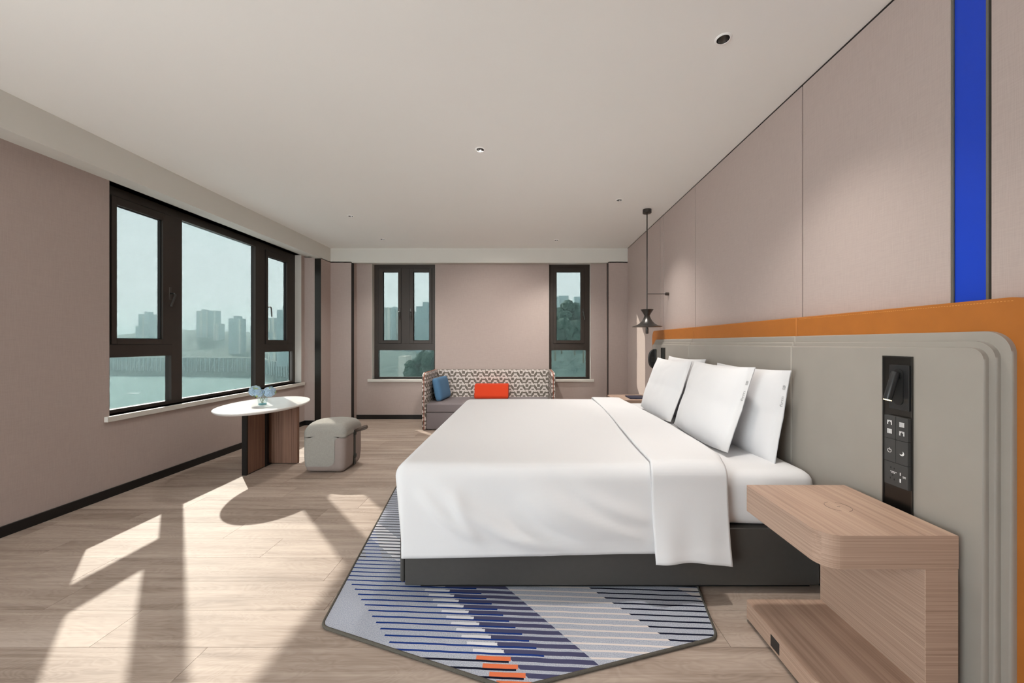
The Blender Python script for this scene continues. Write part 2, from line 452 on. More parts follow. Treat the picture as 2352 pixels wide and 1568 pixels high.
# corner piers flush with the beams
b = prism([(XL - .17, 5.33), (XB, 5.33), (XB, YB), (-2.587, YB), (-2.587, YF + .17), (XL - .17, YF + .17)], 'z', 0, ZB + .01)
struct('wall_pier_left', b, 'wall', label='taupe corner pier between the left and far windows')
struct('wall_pier_right', box(1.203, XR, YB, YF, 0, ZB + .01), 'wall', label='narrow taupe pier in the right far corner')
struct('trim_4', box(-2.984, XB + .002, 5.327, 5.3305, 0, ZB), 'bronze', label='dark metal strip on the corner pier edge')
struct('trim_5', box(-2.589, -2.583, YB - .002, YB + .075, 0, ZB), 'black_trim', label='black metal edge left of the far window recess')
struct('trim_6', box(1.199, 1.205, YB - .002, YB + .075, 0, ZB), 'black_trim', label='black metal edge right of the far window recess')

struct('unseen_back_wall', box(-1.9, XR + .15, Y0 - .12, Y0, 0, ZC), 'wall', label='unseen partial taupe wall behind the camera, shaping the fill light')  # added unseen wall, left short so sky light enters beside it
# right wall: panels with dark joints
wr = struct('wall_right', box(XR, XR + .15, Y0, YF, 0, ZC), 'seam', label='panelled taupe fabric wall behind the bed')
edges = [Y0, 0.35, 1.2185, 1.326, 2.0455, 3.346, 4.117, 4.223, YB]
for i, (a, c) in enumerate(zip(edges, edges[1:])):
    g = 0.0045
    if (a, c) == (1.2185, 1.326): continue
    obj('wall_panel', box(XR - .012, XR + .002, a + g, c - g, 0.0, ZC - .008, .0015, 1), 'wall', wr)
obj('wall_panel', box(XR - .010, XR + .002, 1.226, 1.3185, 0, ZC - .008), 'blue', wr, label='glossy cobalt blue strip panel')
for yy in (1.2225, 1.3222):
    obj('metal_edge', box(XR - .014, XR + .002, yy - .0035, yy + .0035, 0, ZC - .008), 'steel', wr)

# skirting
struct('baseboard_left', box(XL, XL + .012, -.45, 5.33, 0, 0.065, .001, 1), 'black_trim', label='black skirting along the left wall')
struct('baseboard_pier', box(XL + .012, -2.984, 5.318, 5.33, 0, 0.065, .001, 1), 'black_trim', label='short black skirting on the corner pier')
struct('baseboard_far', box(-2.583, 1.199, YF - .012, YF, 0, 0.065, .001, 1), 'black_trim', label='black skirting along the far wall')

# ------------------------------------------------------------------ windows
def win(name, label):
    o = bpy.data.objects.new(name, None); COL.objects.link(o); o['kind'] = 'structure'; o['label'] = label; return o
def framebox(root, P, u0, u1, z0, z1, d0, d1, nm, mat, parent=None, bev=.002):
    """box given along the wall (u), height (z) and depth outward from the frame's inner face (d)"""
    return obj(nm, P(u0, u1, z0, z1, d0, d1, bev), mat, parent or root)
def ring(P, u0, u1, z0, z1, w, d0, d1, bev=.002):
    wl, wr_, wb, wt = w if isinstance(w, tuple) else (w,) * 4
    b = P(u0, u0 + wl, z0, z1, d0, d1, bev)
    for q in (P(u1 - wr_, u1, z0, z1, d0, d1, bev), P(u0 + wl, u1 - wr_, z0, z0 + wb, d0, d1, bev), P(u0 + wl, u1 - wr_, z1 - wt, z1, d0, d1, bev)):
        into(b, q)
    return b
def handle(root, P3, u, z, parent, tilt=0.0, flip=1):
    h = obj('handle_plate', P3(u - .012, u + .012, z - .055, z + .055, -.012, 0, .003), 'gunmetal', parent)
    pts = [(u, z, -.012), (u, z, -.045), (u + .004 * flip, z - .01, -.052), (u + tilt * .11, z - .12, -.052)]
    obj('handle', tube([P3.pt(*p) for p in pts], .0075, 8), 'gunmetal', parent, True)
STAG = [0]
class PL:      # left wall window: u = y
    def __call__(s, u0, u1, z0, z1, d0, d1, bev=0):
        STAG[0] = (STAG[0] + 1) % 9; e = .00035 * STAG[0]
        return box(WX - d1 - e, WX - d0 - e, u0 - e * .3, u1 + e * .3, z0 - e * .3, z1 + e * .3, bev, 1)
    def pt(s, u, z, d): return (WX - d, u, z)
class PF:      # far wall windows: u = x
    def __call__(s, u0, u1, z0, z1, d0, d1, bev=0):
        STAG[0] = (STAG[0] + 1) % 9; e = .00035 * STAG[0]
        return box(u0 - e * .3, u1 + e * .3, WY + d0 + e, WY + d1 + e, z0 - e * .3, z1 + e * .3, bev, 1)
    def pt(s, u, z, d): return (u, WY + d, z)
def sash(root, P, u0, u1, z0, z1, w):
    s = obj('sash', ring(P, u0, u1, z0, z1, w, -.008, .045), 'frame', root)
    obj('sash_joint', ring(P, u0 - .004, u1 + .004, z0 - .004, z1 + .004, .005, -.0022, .006, 0), 'gasket', s)
    wl, wr_, wb, wt = w
    obj('bead', ring(P, u0 + wl - .001, u1 - wr_ + .001, z0 + wb - .001, z1 - wt + .001, .007, .012, .03, 0), 'gasket', s)
    obj('pane', P(u0 + wl, u1 - wr_, z0 + wb, z1 - wt, .028, .030), 'glass', s)
    return s
P = PL()
w1 = win('window_1', 'wide brown-framed window overlooking the river')
ZF0, ZF1 = ZSILL, ZS
b = P(LW[0], LW[0] + .081, ZF0, ZF1, 0, .06, .002)                      # left jamb
for q in (P(5.186 + .02, LW[1], ZF0, ZF1, 0, .06, .002), P(LW[0], LW[1], 2.30, ZF1, 0, .06, .002), P(LW[0], LW[1], ZF0, .637, 0, .06, .002),
          P(3.428, 3.533, ZF0, ZF1, 0, .06, .002), P(4.494, 4.650, ZF0, ZF1, 0, .06, .002),
          P(LW[0], 3.45, 1.043, 1.143, 0, .06, .002), P(4.60, LW[1], 1.043, 1.143, 0, .06, .002)): into(b, q)
obj('frame', b, 'frame', w1)
s = sash(w1, P, 2.924, 3.425, 1.146, 2.300, (.040, .086, .042, .063)); handle(w1, P, 3.405, 1.60, s, -0.35)
s = sash(w1, P, 4.658, 5.200, 1.146, 2.300, (.039, .127, .042, .069)); handle(w1, P, 4.680, 1.60, s, 0.15)
obj('pane', P(3.533, 4.494, .637, 2.318, .028, .030), 'glass', w1)
obj('pane', P(2.90, 3.434, .637, 1.043, .028, .030), 'glass', w1)
obj('pane', P(4.627, 5.20, .637, 1.043, .028, .030), 'glass', w1)
obj('mullion_step', P(3.434, 3.476, .637, 1.043, .012, .05, .001), 'frame', w1)
obj('top_bead', P(3.533, 4.494, 2.300, 2.318, .012, .05, .001), 'frame', w1)
obj('outer_ledge', box(WX - .095, WX - .0645, LW[0], LW[1], ZSILL - .03, .632), 'sill', w1, label='sunlit pale outer window ledge')
obj('sill', box(WX - .06, XL + .026, 2.803, 5.304, ZSILL - .040, ZSILL, .003, 2), 'sill', w1, label='white stone window sill board')
b = box(WX - .001, XL + .0005, LW[1] - .004, LW[1], ZSILL, ZS)
obj('reveal', b, 'sill', w1)

def far_window(name, label, U, sashes, trans, low, wallside, sill):
    w_ = win(name, label); P = PF()
    b = P(U[0], U[0] + .03, ZF0, ZF1, 0, .06, .002)
    lo_u = sashes[0][0]; hi_u = sashes[-1][1]
    for q in (P(U[0], lo_u + .01, 1.04, ZF1, 0, .06, .002), P(hi_u - .01, U[1], 1.04, ZF1, 0, .06, .002), P(U[0], U[1], 2.302, ZF1, 0, .06, .002),
              P(U[0], U[1], 1.043, 1.147, 0, .06, .002), P(U[0], U[1], ZF0, .630, 0, .06, .002), P(U[0], low[0], ZF0, 1.06, 0, .06, .002), P(low[1], U[1], ZF0, 1.06, 0, .06, .002)): into(b, q)
    if len(sashes) == 2: into(b, P(sashes[0][1] - .01, sashes[1][0] + .01, 1.10, ZF1, 0, .06, .002))
    obj('frame', b, 'frame', w_)
    for (a, c, g0, g1, hu, tl) in sashes:
        s = sash(w_, P, a, c, 1.147, 2.305, (g0 - a, c - g1, .045, .055))
        handle(w_, P, hu, 1.63, s, tl)
    obj('pane', P(low[0], low[1], .630, 1.043, .028, .030), 'glass', w_)
    obj('sill', box(sill[0], sill[1], YF - .026, WY + .06, ZSILL - .040, ZSILL, .003, 2), 'sill', w_)
    for uu in (U[0], U[1] - .003): obj('reveal', box(uu, uu + .003, YF - .0005, WY + .001, ZSILL, ZS), 'sill', w_)
k = WY / F
fx = lambda x: (x - CX) * k
far_window('window_2', 'brown-framed far window with twin casements left of the sofa', FW1,
           [(fx(870), fx(921.3), fx(879.6), fx(914.6), fx(918.5), 0.0), (fx(940.8), fx(992), fx(949.6), fx(985.8), fx(943.5), 0.05)], None,
           (fx(868.7), fx(996.8)), None, (-2.41, -1.34))
far_window('window_3', 'narrow brown-framed far window right of the sofa', FW2,
           [(fx(1270.6), fx(1342.3), fx(1277.9), fx(1334.3), fx(1339), 0.15)], None, (fx(1266.8), fx(1346.2)), None, (0.285, 1.018))

# ------------------------------------------------------------------ headboard on the right wall
hb = thing('headboard', 'long padded headboard of stepped taupe leather over a cognac leather backing', 'headboard', (1.44, 2.6, 0))
SE = [(1.972, 3.21)]
def layer(nm, x0, x1, ya, yb, zt, r, mat, seams, z0=0.03, bev=.006, label=None):
    ys = [ya] + list(seams) + [yb]
    for i, (a, c) in enumerate(zip(ys, ys[1:])):
        g0 = 0.0 if i == 0 else .0012; g1 = 0.0 if i == len(ys) - 2 else .0012
        rr = (0, 0, r if i == len(ys) - 2 else 0, r if i == 0 else 0)
        weighted(obj(nm, prism(rrect(a + g0, c - g1, z0, zt, rr, 12), 'x', x0, x1, bev, 4, 'a'), mat, hb, True))
XH = 1.365
layer('backing_panel', XH + .048, XR - .016, 1.035, 4.268, 1.290, .075, 'orange', (1.985, 3.215), bev=.008)
layer('upholstered_panel', XH + .032, XH + .049, 1.092, 4.150, 1.192, .065, 'grey_leather', (1.973, 3.205), bev=.009)
layer('upholstered_panel', XH + .016, XH + .033, 1.116, 4.134, 1.161, .052, 'grey_leather', (1.964, 3.200), bev=.009)
layer('upholstered_panel', XH, XH + .017, 1.132, 4.118, 1.141, .036, 'grey_leather', (1.955, 3.195), bev=.009)
b = nb()
yy = 1.10
while yy < 1.96:
    box(XH + .0472, XH + .0485, yy, yy + .0045, 1.279, 1.2802, bm=b); yy += .0085
obj('stitching', b, 'stitch', hb)['kind'] = 'stuff'
obj('kick_plate', box(XH + .03, XR - .016, 1.10, 4.14, 0, .035), 'black', hb)
# metal service channels let into the padding
def channel(ya, yb):
    c = obj('service_channel', box(XH - .0015, XH + .004, ya, yb, .30, 1.105, .0008, 1), 'bronze', hb)
    obj('channel_lip', ring(lambda u0, u1, z0, z1, d0, d1, bv=0: box(XH - .005, XH, u0, u1, z0, z1), ya - .003, yb + .003, .30, 1.108, .004, 0, 0, 0), 'gunmetal', c)
    return c
channel(1.340, 1.4465); channel(3.735, 3.842)

def plate_text(): pass
def switch_block(loc_y, zc, label, kind, group):
    """86 mm graphite module standing proud of the channel"""
    hw = .044; hv = .0428
    r = thing('switch_panel' if kind != 'socket' else 'power_socket', label, 'switch' if kind != 'socket' else 'socket', (XH - .003, loc_y, zc - hv), group)
    x1 = XH - .0015; xf = XH - .0165
    gs = .0012
    if kind == 'socket':
        obj('plate', box(xf, x1, loc_y - hw, loc_y + hw, zc - hv + gs * .4, zc + hv - gs * .4, .0015, 2), 'switch', r)
    else:
        for s in (-1, 1):
            a, c = (loc_y - hw, loc_y - .0006) if s < 0 else (loc_y + .0006, loc_y + hw)
            obj('button', box(xf, x1, a, c, zc - hv + gs * .4, zc + hv - gs * .4, .0015, 2), 'switch', r)
    xi = xf - .0004
    def ic(nm, b): obj(nm, b, 'white_ink', r)
    def rect(b, cy, cz, wy, wz): return box(xi, xi + .0004, cy - wy / 2, cy + wy / 2, cz - wz / 2, cz + wz / 2, bm=b)
    nl, fr_ = loc_y + .023, loc_y - .023          # far button is on the left in view
    if kind == 'curtain':
        for (cy, cz, op) in ((nl, zc + .016, 1), (nl, zc - .016, 0), (fr_, zc + .016, 0), (fr_, zc - .016, 1)):
            b = nb()
            if op:
                rect(b, cy, cz + .007, .018, .003); rect(b, cy - .0072, cz, .0036, .015); rect(b, cy + .0072, cz, .0036, .015)
                rect(b, cy - .004, cz + .004, .004, .005); rect(b, cy + .004, cz + .004, .004, .005)
            else:
                rect(b, cy, cz + .007, .018, .003)
                for q in range(4): rect(b, cy - .0068 + q * .00455, cz - .001, .0034, .015)
            ic('curtain_icon', b)
    elif kind == 'night':
        b = nb(); pts = []
        for q in range(21):
            a = math.radians(125 + q / 20 * 290); pts.append((xi, nl + .0068 * math.cos(a), zc - .002 + .0068 * math.sin(a)))
        tube(pts, .0011, 6, bm=b); rect(b, nl, zc + .004, .0022, .008); ic('power_icon', b)
        poly = [(fr_ + .0085 * math.cos(math.radians(106 + q * 14)), zc - .002 + .0085 * math.sin(math.radians(106 + q * 14))) for q in range(18)]
        poly += [(fr_ + .00354 + .0075 * math.cos(math.radians(304 - q * 13)), zc + .00154 + .0075 * math.sin(math.radians(304 - q * 13))) for q in range(13)]
        ic('moon_icon', prism(poly, 'x', xi, xi + .0004))
    else:
        b = nb()
        for (dy, dz, wy, wz) in ((.018, .022, .003, .007), (.005, .021, .003, .006), (.011, -.004, .003, .006), (.020, -.017, .003, .007), (.005, -.019, .003, .007)):
            rect(b, loc_y + dy, zc + dz, wy, wz)
        obj('socket_slot', b, 'gasket', r)
        b = nb(); rect(b, loc_y - .0175, zc + .008, .003, .010); rect(b, loc_y - .0175, zc - .016, .005, .013); ic('usb_port', b)
        b = nb()
        for q in range(5): rect(b, loc_y + .018 - q * .005, zc + .0085, .0033, .0028)
        for q in range(3): rect(b, loc_y + .014 - q * .005, zc + .004, .0033, .0024)
        for q in range(4): rect(b, loc_y - .027 - q * .003, zc + .002, .002, .0024); rect(b, loc_y - .027 - q * .003, zc - .002, .002, .002)
        obj('rating_print', b, 'white_ink', r)['kind'] = 'stuff'
    return r
YC = 1.385
switch_block(YC, 0.8455, 'graphite switch module with four curtain icons above the near nightstand', 'curtain', 'bedside modules')
switch_block(YC, 0.760, 'graphite switch module with power and moon icons', 'night', 'bedside modules')
switch_block(YC, 0.6745, 'graphite power socket module lowest in the near metal channel', 'socket', 'bedside modules')

# reading lamp
rl = thing('reading_lamp', 'black tube reading lamp with lit end on the near headboard channel', 'lamp', (XH - .002, YC, .89))
obj('back_plate', box(XH - .010, XH - .0015, YC - .042, YC + .032, .913, 1.076, .002, 2), 'black', rl)
b = prism(rrect(YC - .022, YC + .014, .930, 1.062, .018, 8), 'x', XH - .0115, XH - .0095)
obj('tube_rest', b, 'gasket', rl)
A = Vector((XH - .022, YC - .006, 1.050)); B = Vector((XH - .050, YC - .004, .950))
d = (B - A).normalized()
obj('tube', tube([A, A + d * .003, B - d * .003, B], [.0112, .0125, .0125, .0122], 24), 'black', rl, True)
obj('light_ring', tube([B, B + d * .002], .0118, 24), 'led', rl, True)
obj('joint', tube([(XH - .010, YC - .005, 1.035), (XH - .027, YC - .006, 1.033)], .006, 12), 'black', rl, True)
lt = bpy.data.lights.new('reading_light', 'SPOT'); lt.energy = 0.35; lt.color = (1, .85, .6); lt.spot_size = 1.2; lt.spot_blend = .6; lt.shadow_soft_size = .012
lo = bpy.data.objects.new('reading_light', lt); COL.objects.link(lo); lo.location = B + d * .006; lo.rotation_euler = d.to_track_quat('-Z', 'Y').to_euler()

# telephone on the far end of the headboard
tp = thing('wall_telephone', 'black wall telephone handset at the far end of the headboard', 'telephone', (XH, 4.00, .88))
poly = []
for q in range(19):
    a = math.radians(90 + q * 10); poly.append((XH - .012 + .060 * math.cos(a), .985 + .105 * math.sin(a)))
poly += [(XH - .001, .885), (XH - .001, 1.085)]
obj('cradle', box(XH - .016, XH, 3.985, 4.055, .88, 1.09, .004, 2), 'black', tp)
obj('handset', prism(poly, 'y', 3.995, 4.043, .008, 3), 'black', tp, True)
b = nb()
for q in range(5): box(XH - .050, XH - .012, 3.9935, 3.9955, .955 + q * .012, .962 + q * .012, bm=b)
obj('keypad', b, 'gunmetal', tp)

# ------------------------------------------------------------------ bed
bb = thing('bed_base', 'low charcoal leather bed base standing on the striped rug', 'bed base', (.4, 2.75, 0))
YN, YFB = 1.752, 3.80
obj('side_panel', box(-.565, 1.355, YN, YFB, .035, .30, .006, 3), 'bed_base', bb)
weighted(obj('foot_panel', box(-.592, -.567, YN + .010, YFB - .01, .040, .32, .012, 4), 'bed_base', bb, True))
obj('plinth', box(-.50, 1.33, YN + .03, YFB - .03, .011, .036), 'gasket', bb)

mt = rbox((-.57, 1.752, .302), (1.352, 3.80, .557), .06, .03, warp=lambda q: Vector((q.x, q.y + .004 * math.sin(q.x * 9) * (1 if q.y < 1.8 else 0), q.z + .003 * math.sin(q.x * 7 + q.y * 5))))
tag(obj('mattress', mt, 'sheet', None, True, loc=(.4, 2.75, .302)), 'white sheeted mattress on the charcoal base', 'mattress')

def smooth(a, b, x):
    t = min(1, max(0, (x - a) / (b - a))); return t * t * (3 - 2 * t)
# folds of the near side, as curved ridges running down towards the head
RIDGE = [((-.50, .50), (-.38, .36), (-.18, .25), .022, .010), ((-.44, .53), (-.20, .33), (.10, .22), .030, .012), ((-.05, .47), (.10, .35), (.36, .24), .028, .010),
         ((.0, .50), (.22, .36), (.56, .25), .032, .013), ((.20, .50), (.36, .40), (.58, .34), .026, .007), ((-.12, .30), (.1, .25), (.3, .215), .02, .006), ((-.33, .50), (-.30, .36), (-.20, .28), .02, .006)]
def ridges(x, z):
    s = 0
    for (a, m_, c, wd, amp) in RIDGE:
        best = 9; bt = 0
        for k_ in range(41):
            t = k_ / 40
            px = (1 - t) ** 2 * a[0] + 2 * t * (1 - t) * m_[0] + t * t * c[0]; pz = (1 - t) ** 2 * a[1] + 2 * t * (1 - t) * m_[1] + t * t * c[1]
            d2 = (x - px) ** 2 + (z - pz) ** 2
            if d2 < best: best, bt = d2, t
        s += amp * math.exp(-best / (2 * wd * wd)) * math.sin(PI * min(1, max(.0, bt * .9 + .05)))
    return s
ZD0, ZD1 = .198, .594
def duvet_warp(q):
    x, y, z = q
    t = smooth(ZD1 - .02, ZD0, z) if z < ZD1 - .02 else 0
    tl = max(0, min(1, (ZD1 - z) / (ZD1 - ZD0)))
    side = smooth(1.82, 1.74, y); far = smooth(3.77, 3.84, y); foot = smooth(-.55, -.62, x)
    y -= side * (.040 * tl) - far * .04 * tl
    x += foot * .045 * tl
    y -= side * 3.0 * ridges(x, z)
    z += side * tl ** 3 * .022 * smooth(-.6, .6, x)                 # the hem climbs a little towards the head
    if z > ZD1 - .01: z += .004 * math.sin(x * 3.1 + 1) * math.sin(y * 2.3) + .002 * noise.noise((x * 5, y * 5, 0))
    hem = smooth(ZD0 + .050, ZD0 + .040, q.z)
    y -= side * hem * .002
    return Vector((x, y, z))
dv = rbox((-.627, 1.735, ZD0 - .0945), (.93, 3.845, ZD1), .068, .0150, faces='xyYZ', warp=duvet_warp, keep=lambda p, s: p.z > ZD0)
o = tag(obj('duvet', dv, 'linen', None, True, loc=(.4, 2.75, .56)), 'smooth white duvet hanging over the bed side', 'duvet')
solidify(o, .012)

# turned-down white top sheet band across the duvet
path = []
for k_ in range(9):
    t_ = 1 - k_ / 9; path.append((1.718 - .050 * t_ ** 1.6, .542 - .36 * t_))
for k_ in range(9):
    a = PI - k_ / 8 * PI / 2; path.append((1.786 + .068 * math.cos(a), .542 + .068 * math.sin(a)))
for k_ in range(1, 14): path.append((1.786 + (3.79 - 1.786) * k_ / 13, .610))
for k_ in range(1, 9):
    a = PI / 2 - k_ / 8 * PI / 2; path.append((3.79 + .068 * math.cos(a), .542 + .068 * math.sin(a)))
for k_ in range(1, 6): path.append((3.862 + .004 * k_, .54 - .06 * k_))
def sheet_pt(u, v):
    s = u * (len(path) - 1); i = min(int(s), len(path) - 2); f_ = s - i
    y = path[i][0] * (1 - f_) + path[i + 1][0] * f_; z = path[i][1] * (1 - f_) + path[i + 1][1] * f_
    top = smooth(1.70, 1.80, y)
    xl = .566 + top * (.014 + .075 * smooth(1.76, 3.4, y)); xr = .912 + .055 * smooth(1.72, 1.95, y) + .02 * math.sin((y - 1.7) * 2.2) * top
    x = xl + (xr - xl) * v
    side = 1 - smooth(.52, .58, z) if y < 2.5 else 0
    low = smooth(.5, .18, z) * side
    y -= low * (.010 * math.sin(v * 5.4 + .6) + .006 * math.sin(v * 11)); z += low * .010 * math.sin(v * PI * 1.15 + .2) * smooth(.35, .18, z) - low * .010 * v
    y -= side * .002 * smooth(.232, .228, z)
    z += top * (.004 * math.sin(x * 12 + y * 3) + .003 * noise.noise((x * 7, y * 4, 3)))
    if v > .9: z -= top * .016 * ((v - .9) / .1) ** 2
    return Vector((x, y, z))
sh = grid(sheet_pt, 150, 36)
o = tag(obj('top_sheet', sh, 'sheet', None, True, loc=(.75, 2.75, .60)), 'white top sheet band folded back across the duvet', 'sheet')
solidify(o, .012)

# ------------------------------------------------------------------ pillows
def pillow(label, yc, xb, xt, zb, zt, wdt, seed, thick=.165, text=True, bow=.0):
    root = thing('pillow', label, 'pillow', (xb, yc, zb), 'white pillows against the headboard')
    A = Vector((xb, yc, zb)); up = Vector((xt - xb, 0, zt - zb)); hgt = up.length; up.normalize()
    side = Vector((0, 1, 0)); nrm = side.cross(up).normalized()
    if nrm.x > 0: nrm = -nrm
    band = .055                                       # flat hem at the near end
    def surf(u, v, sgn):
        # u: 0 near end .. 1 far end; v: 0 bottom .. 1 top
        us = max(0.0, (u * wdt - band) / (wdt - band)) if u * wdt > band else 0.0
        prof = lambda s: max(0.0, 1 - abs(2 * s - 1) ** 2.6) ** .62
        th = thick / 2 * prof(us) * prof(v) * (1 + .10 * noise.noise((u * 3 + seed, v * 3, seed)))
        th += .0016
        ce = 4 * v * (1 - v); cu = 4 * u * (1 - u)
        w_ = (u - .5) * (wdt - .030 * ce); h_ = (v - .5) * (hgt - .026 * cu if v > .5 else hgt + .040 * cu) + hgt / 2
        curl = .020 * (1 - abs(2 * v - 1)) + bow * cu
        wr = .0035 * noise.noise((u * 9 + seed * 3, v * 7, 5)) * prof(us)
        return A + side * w_ + up * h_ + nrm * (sgn * (th + wr) - curl * .6 + .010)
    b = grid(lambda u, v: surf(u, v, 1), 48, 36); grid(lambda u, v: surf(u, v, -1), 48, 36, bm=b)
    bmesh.ops.remove_doubles(b, verts=b.verts, dist=.0004)
    obj('pillow_case', b, 'linen', root, True)
    b = grid(lambda u, v: surf((.050 + .006 * u) / wdt, .01 + v * .98, 1) + nrm * .0011, 2, 40)
    obj('hem_seam', b, 'sheet', root, True)
    if text:
        # lettering runs up the hem with the letter tops away from the near edge
        def place(v0):
            return lambda tx, ty: surf((.014 + ty) / wdt, v0 + tx / hgt, 1) + nrm * .0010
        text_mesh('firm', .034, place(.60), 'lettering', 'print', root)
        text_mesh('\u786c', .026, place(.785), 'lettering', 'print', root)
    return root
pillow('back pillow marked firm nearest the nightstand, corner poking past the headboard seam', 2.250, 1.245, 1.326, .552, 1.018, .73, 1.3, .145)
pillow('back pillow half hidden at the far side of the bed', 3.145, 1.245, 1.326, .552, 1.035, .72, 4.1, .145, text=False)
pillow('front pillow marked firm in the near pair', 2.345, 1.062, 1.208, .578, 1.025, .72, 7.7, .150)
pillow('front pillow at the far side of the bed, leaning on the far back pillow', 3.105, 1.052, 1.208, .580, 1.020, .72, 9.2, .150, text=False)

# ------------------------------------------------------------------ nightstands
def nightstand(label, ya, yb, near=True):
    x0, x1 = .915, 1.330; zt = .563; th = .104
    root = thing('nightstand', label, 'nightstand', ((x0 + x1) / 2, (ya + yb) / 2, .0), 'C-shaped oak nightstands')
    r = .06
    rr = (r, 0, 0, .012) if near else (.012, 0, 0, r)
    obj('top', prism(rrect(x0, x1, ya, yb, rr, 10), 'z', zt - th, zt, .0022, 2), 'nightwood', root)
    obj('back_panel', box(x1 - .103, x1, ya, yb, .082, zt - th, .0015, 1), 'nightwood', root)
    sh_ = obj('shelf', prism(rrect(x0, x1, ya, yb, rr, 10), 'z', .014, .084, .0022, 2), 'nightwood', root)
    obj('plinth', box(x0 + .012, x1 - .01, ya + .02, yb - .02, .0, .015), 'gasket', root)
    obj('wall_cleat', box(x1 - .001, XH, ya + .06, yb - .06, .35, .52), 'gasket', root)
    cx_, cy_ = x0 + .214, (ya + yb) / 2 - .002
    b = nb()
    for s0 in (100, -80):
        pts = [(cx_ + .040 * math.cos(math.radians(s0 + q * 6)), cy_ + .040 * math.sin(math.radians(s0 + q * 6)), zt + .0001) for q in range(25)]
        tube(pts, .0006, 5, bm=b)
    box(cx_ - .004, cx_ + .001, cy_ - .002, cy_ + .001, zt, zt + .0004, bm=b); box(cx_ + .001, cx_ + .006, cy_ - .003, cy_, zt, zt + .0004, bm=b)
    obj('charger_ring', b, 'seam', root)
    so = obj('socket_plate', box(x0 - .0012, x0 + .004, (1.3725 if near else yb - .25), (1.4215 if near else yb - .20), .023, .066, .001, 1), 'black', sh_)
    return root
nightstand('C-shaped oak nightstand in the right foreground beside the bed', 1.1665, 1.585)
nightstand('oak nightstand top just showing beyond the far side of the bed', 3.93, 4.35, False)
b = box(1.09, 1.27, 4.00, 4.20, .5632, .5755, .001, 1)
bk = thing('booklet', 'dark navy booklet on the far nightstand', 'booklet', (1.18, 4.10, .5632))
obj('cover', b, 'navy', bk); obj('pages', box(1.092, 1.268, 4.0015, 4.1985, .566, .573), 'white_ink', bk)

# ------------------------------------------------------------------ rug
def rug_mat():
    g = Graph('striped_rug', 0.95, 0.1)
    x, y, z = g.xyz(g.pos())
    wob = (g.noise(g.comb(x * 9, y * 4, 0.0), 1, 2) - 0.5) * 0.006
    yy = y + x * 0.052 + wob                       # stripes tilt slightly
    s = ((yy - 1.752) / 0.0331 + 20).fract()       # 0..1 within one stripe period
    idx = ((yy - 1.752) / 0.0331 + 20).floor()
    c = x + y * 0.82                               # diagonal bands
    yrow = (idx + 0.5 - 20) * 0.0331 + 1.752       # row centre so diagonals step row by row
    cr = x + yrow * 0.82
    line = (s - 0.12).abs().lt(0.14)
    bar = (s - 0.52).abs().lt(0.30)                # thick bar
    spk = g.noise(g.comb(x * 1, y * 1, 0.0), 260, 2, 0.7); spk2 = g.noise(g.comb(x * 1, y * 1, 3.0), 150, 2, 0.7)
    basec = g.mix(((spk - 0.5) * 2.2 + 0.5), lin(122, 132, 158), lin(214, 214, 218))
    basec = g.mix((spk2 - 0.5) * 1.4 + 0.3, basec, lin(176, 180, 190))
    blue = lin(30, 56, 124); navy = lin(22, 24, 42); slate = lin(76, 76, 104); cream = lin(222, 212, 206); orange = lin(226, 120, 80); white = lin(226, 224, 228)
    low = yrow.lt(1.395)                             # bottom rows: black lines, orange bars
    col = basec
    between = lambda v, a, b_: v.gt(a) * v.lt(b_)
    up = y.gt(1.83)
    # cream thin lines, middle right
    dn = 1 - up
    col = g.mix(between(c, 1.363, 1.749) * line * dn, col, cream)
    # navy thin lines, right
    col = g.mix(c.gt(1.749) * line * x.gt(0.0), col, navy)
    col = g.mix(c.gt(2.16) * bar * 0.8 * x.gt(0.0), col, cream)
    # slate bars
    col = g.mix(between(c, 1.068, 1.363) * bar * dn, col, slate)
    # white or orange bars left of the slate
    col = g.mix(between(cr, .950, 1.066) * (s - 0.5).abs().lt(.2) * (1 - low) * dn, col, white)
    col = g.mix(between(cr, .940, 1.066) * bar * low, col, orange)
    # blue thin lines
    xl = (yrow * -0.92 + 0.795)
    zone = x.gt(xl) * cr.lt(1.215)
    col = g.mix(zone * line * (1 - low) * (1 - up), col, blue)
    col = g.mix(cr.gt(.60) * cr.lt(1.06) * line * low, col, navy)
    # far left part: alternating dark and blue lines
    w1 = (y + x * 1.6).gt(0.62)
    dark_zone = y.gt(2.02) * (1 - between(y + (x + .95) * 1.9, 2.20, 2.36))
    col = g.mix(up * line * x.lt(0.0) * (1 - dark_zone), col, lin(48, 68, 122))
    col = g.mix(up * line * x.lt(0.0) * dark_zone, col, lin(58, 56, 62))
    col = g.mix(up * between(y + (x + .95) * 1.0, 2.26, 2.42) * (s - .55).abs().lt(.25) * x.lt(0.0), col, white)
    g.color(col); g.bump(spk, 0.5, 0.002); return g.mat
M['rug'] = rug_mat()
corners = [(-.834, 1.537), (-.047, 1.257), (.744, 1.478), (.90, 2.25), (.80, 3.0), (.35, 3.55), (-1.0, 3.35), (-1.06, 3.15)]
def round_poly(P_, r, n=6):
    out = []
    for i, p in enumerate(P_):
        p = Vector(p); a = Vector(P_[i - 1]); c = Vector(P_[(i + 1) % len(P_)])
        da = (a - p).normalized(); dc = (c - p).normalized(); p0 = p + da * r; p1 = p + dc * r
        for k_ in range(n + 1):
            t = k_ / n; out.append(tuple((1 - t) ** 2 * p0 + 2 * t * (1 - t) * p + t * t * p1))
    return out
rp = round_poly(corners, .035)
rg = thing('rug', 'angular blue and grey striped rug under the bed', 'rug', (0, 2.3, 0))
obj('pile', prism(rp, 'z', .0008, .0095), 'rug', rg)
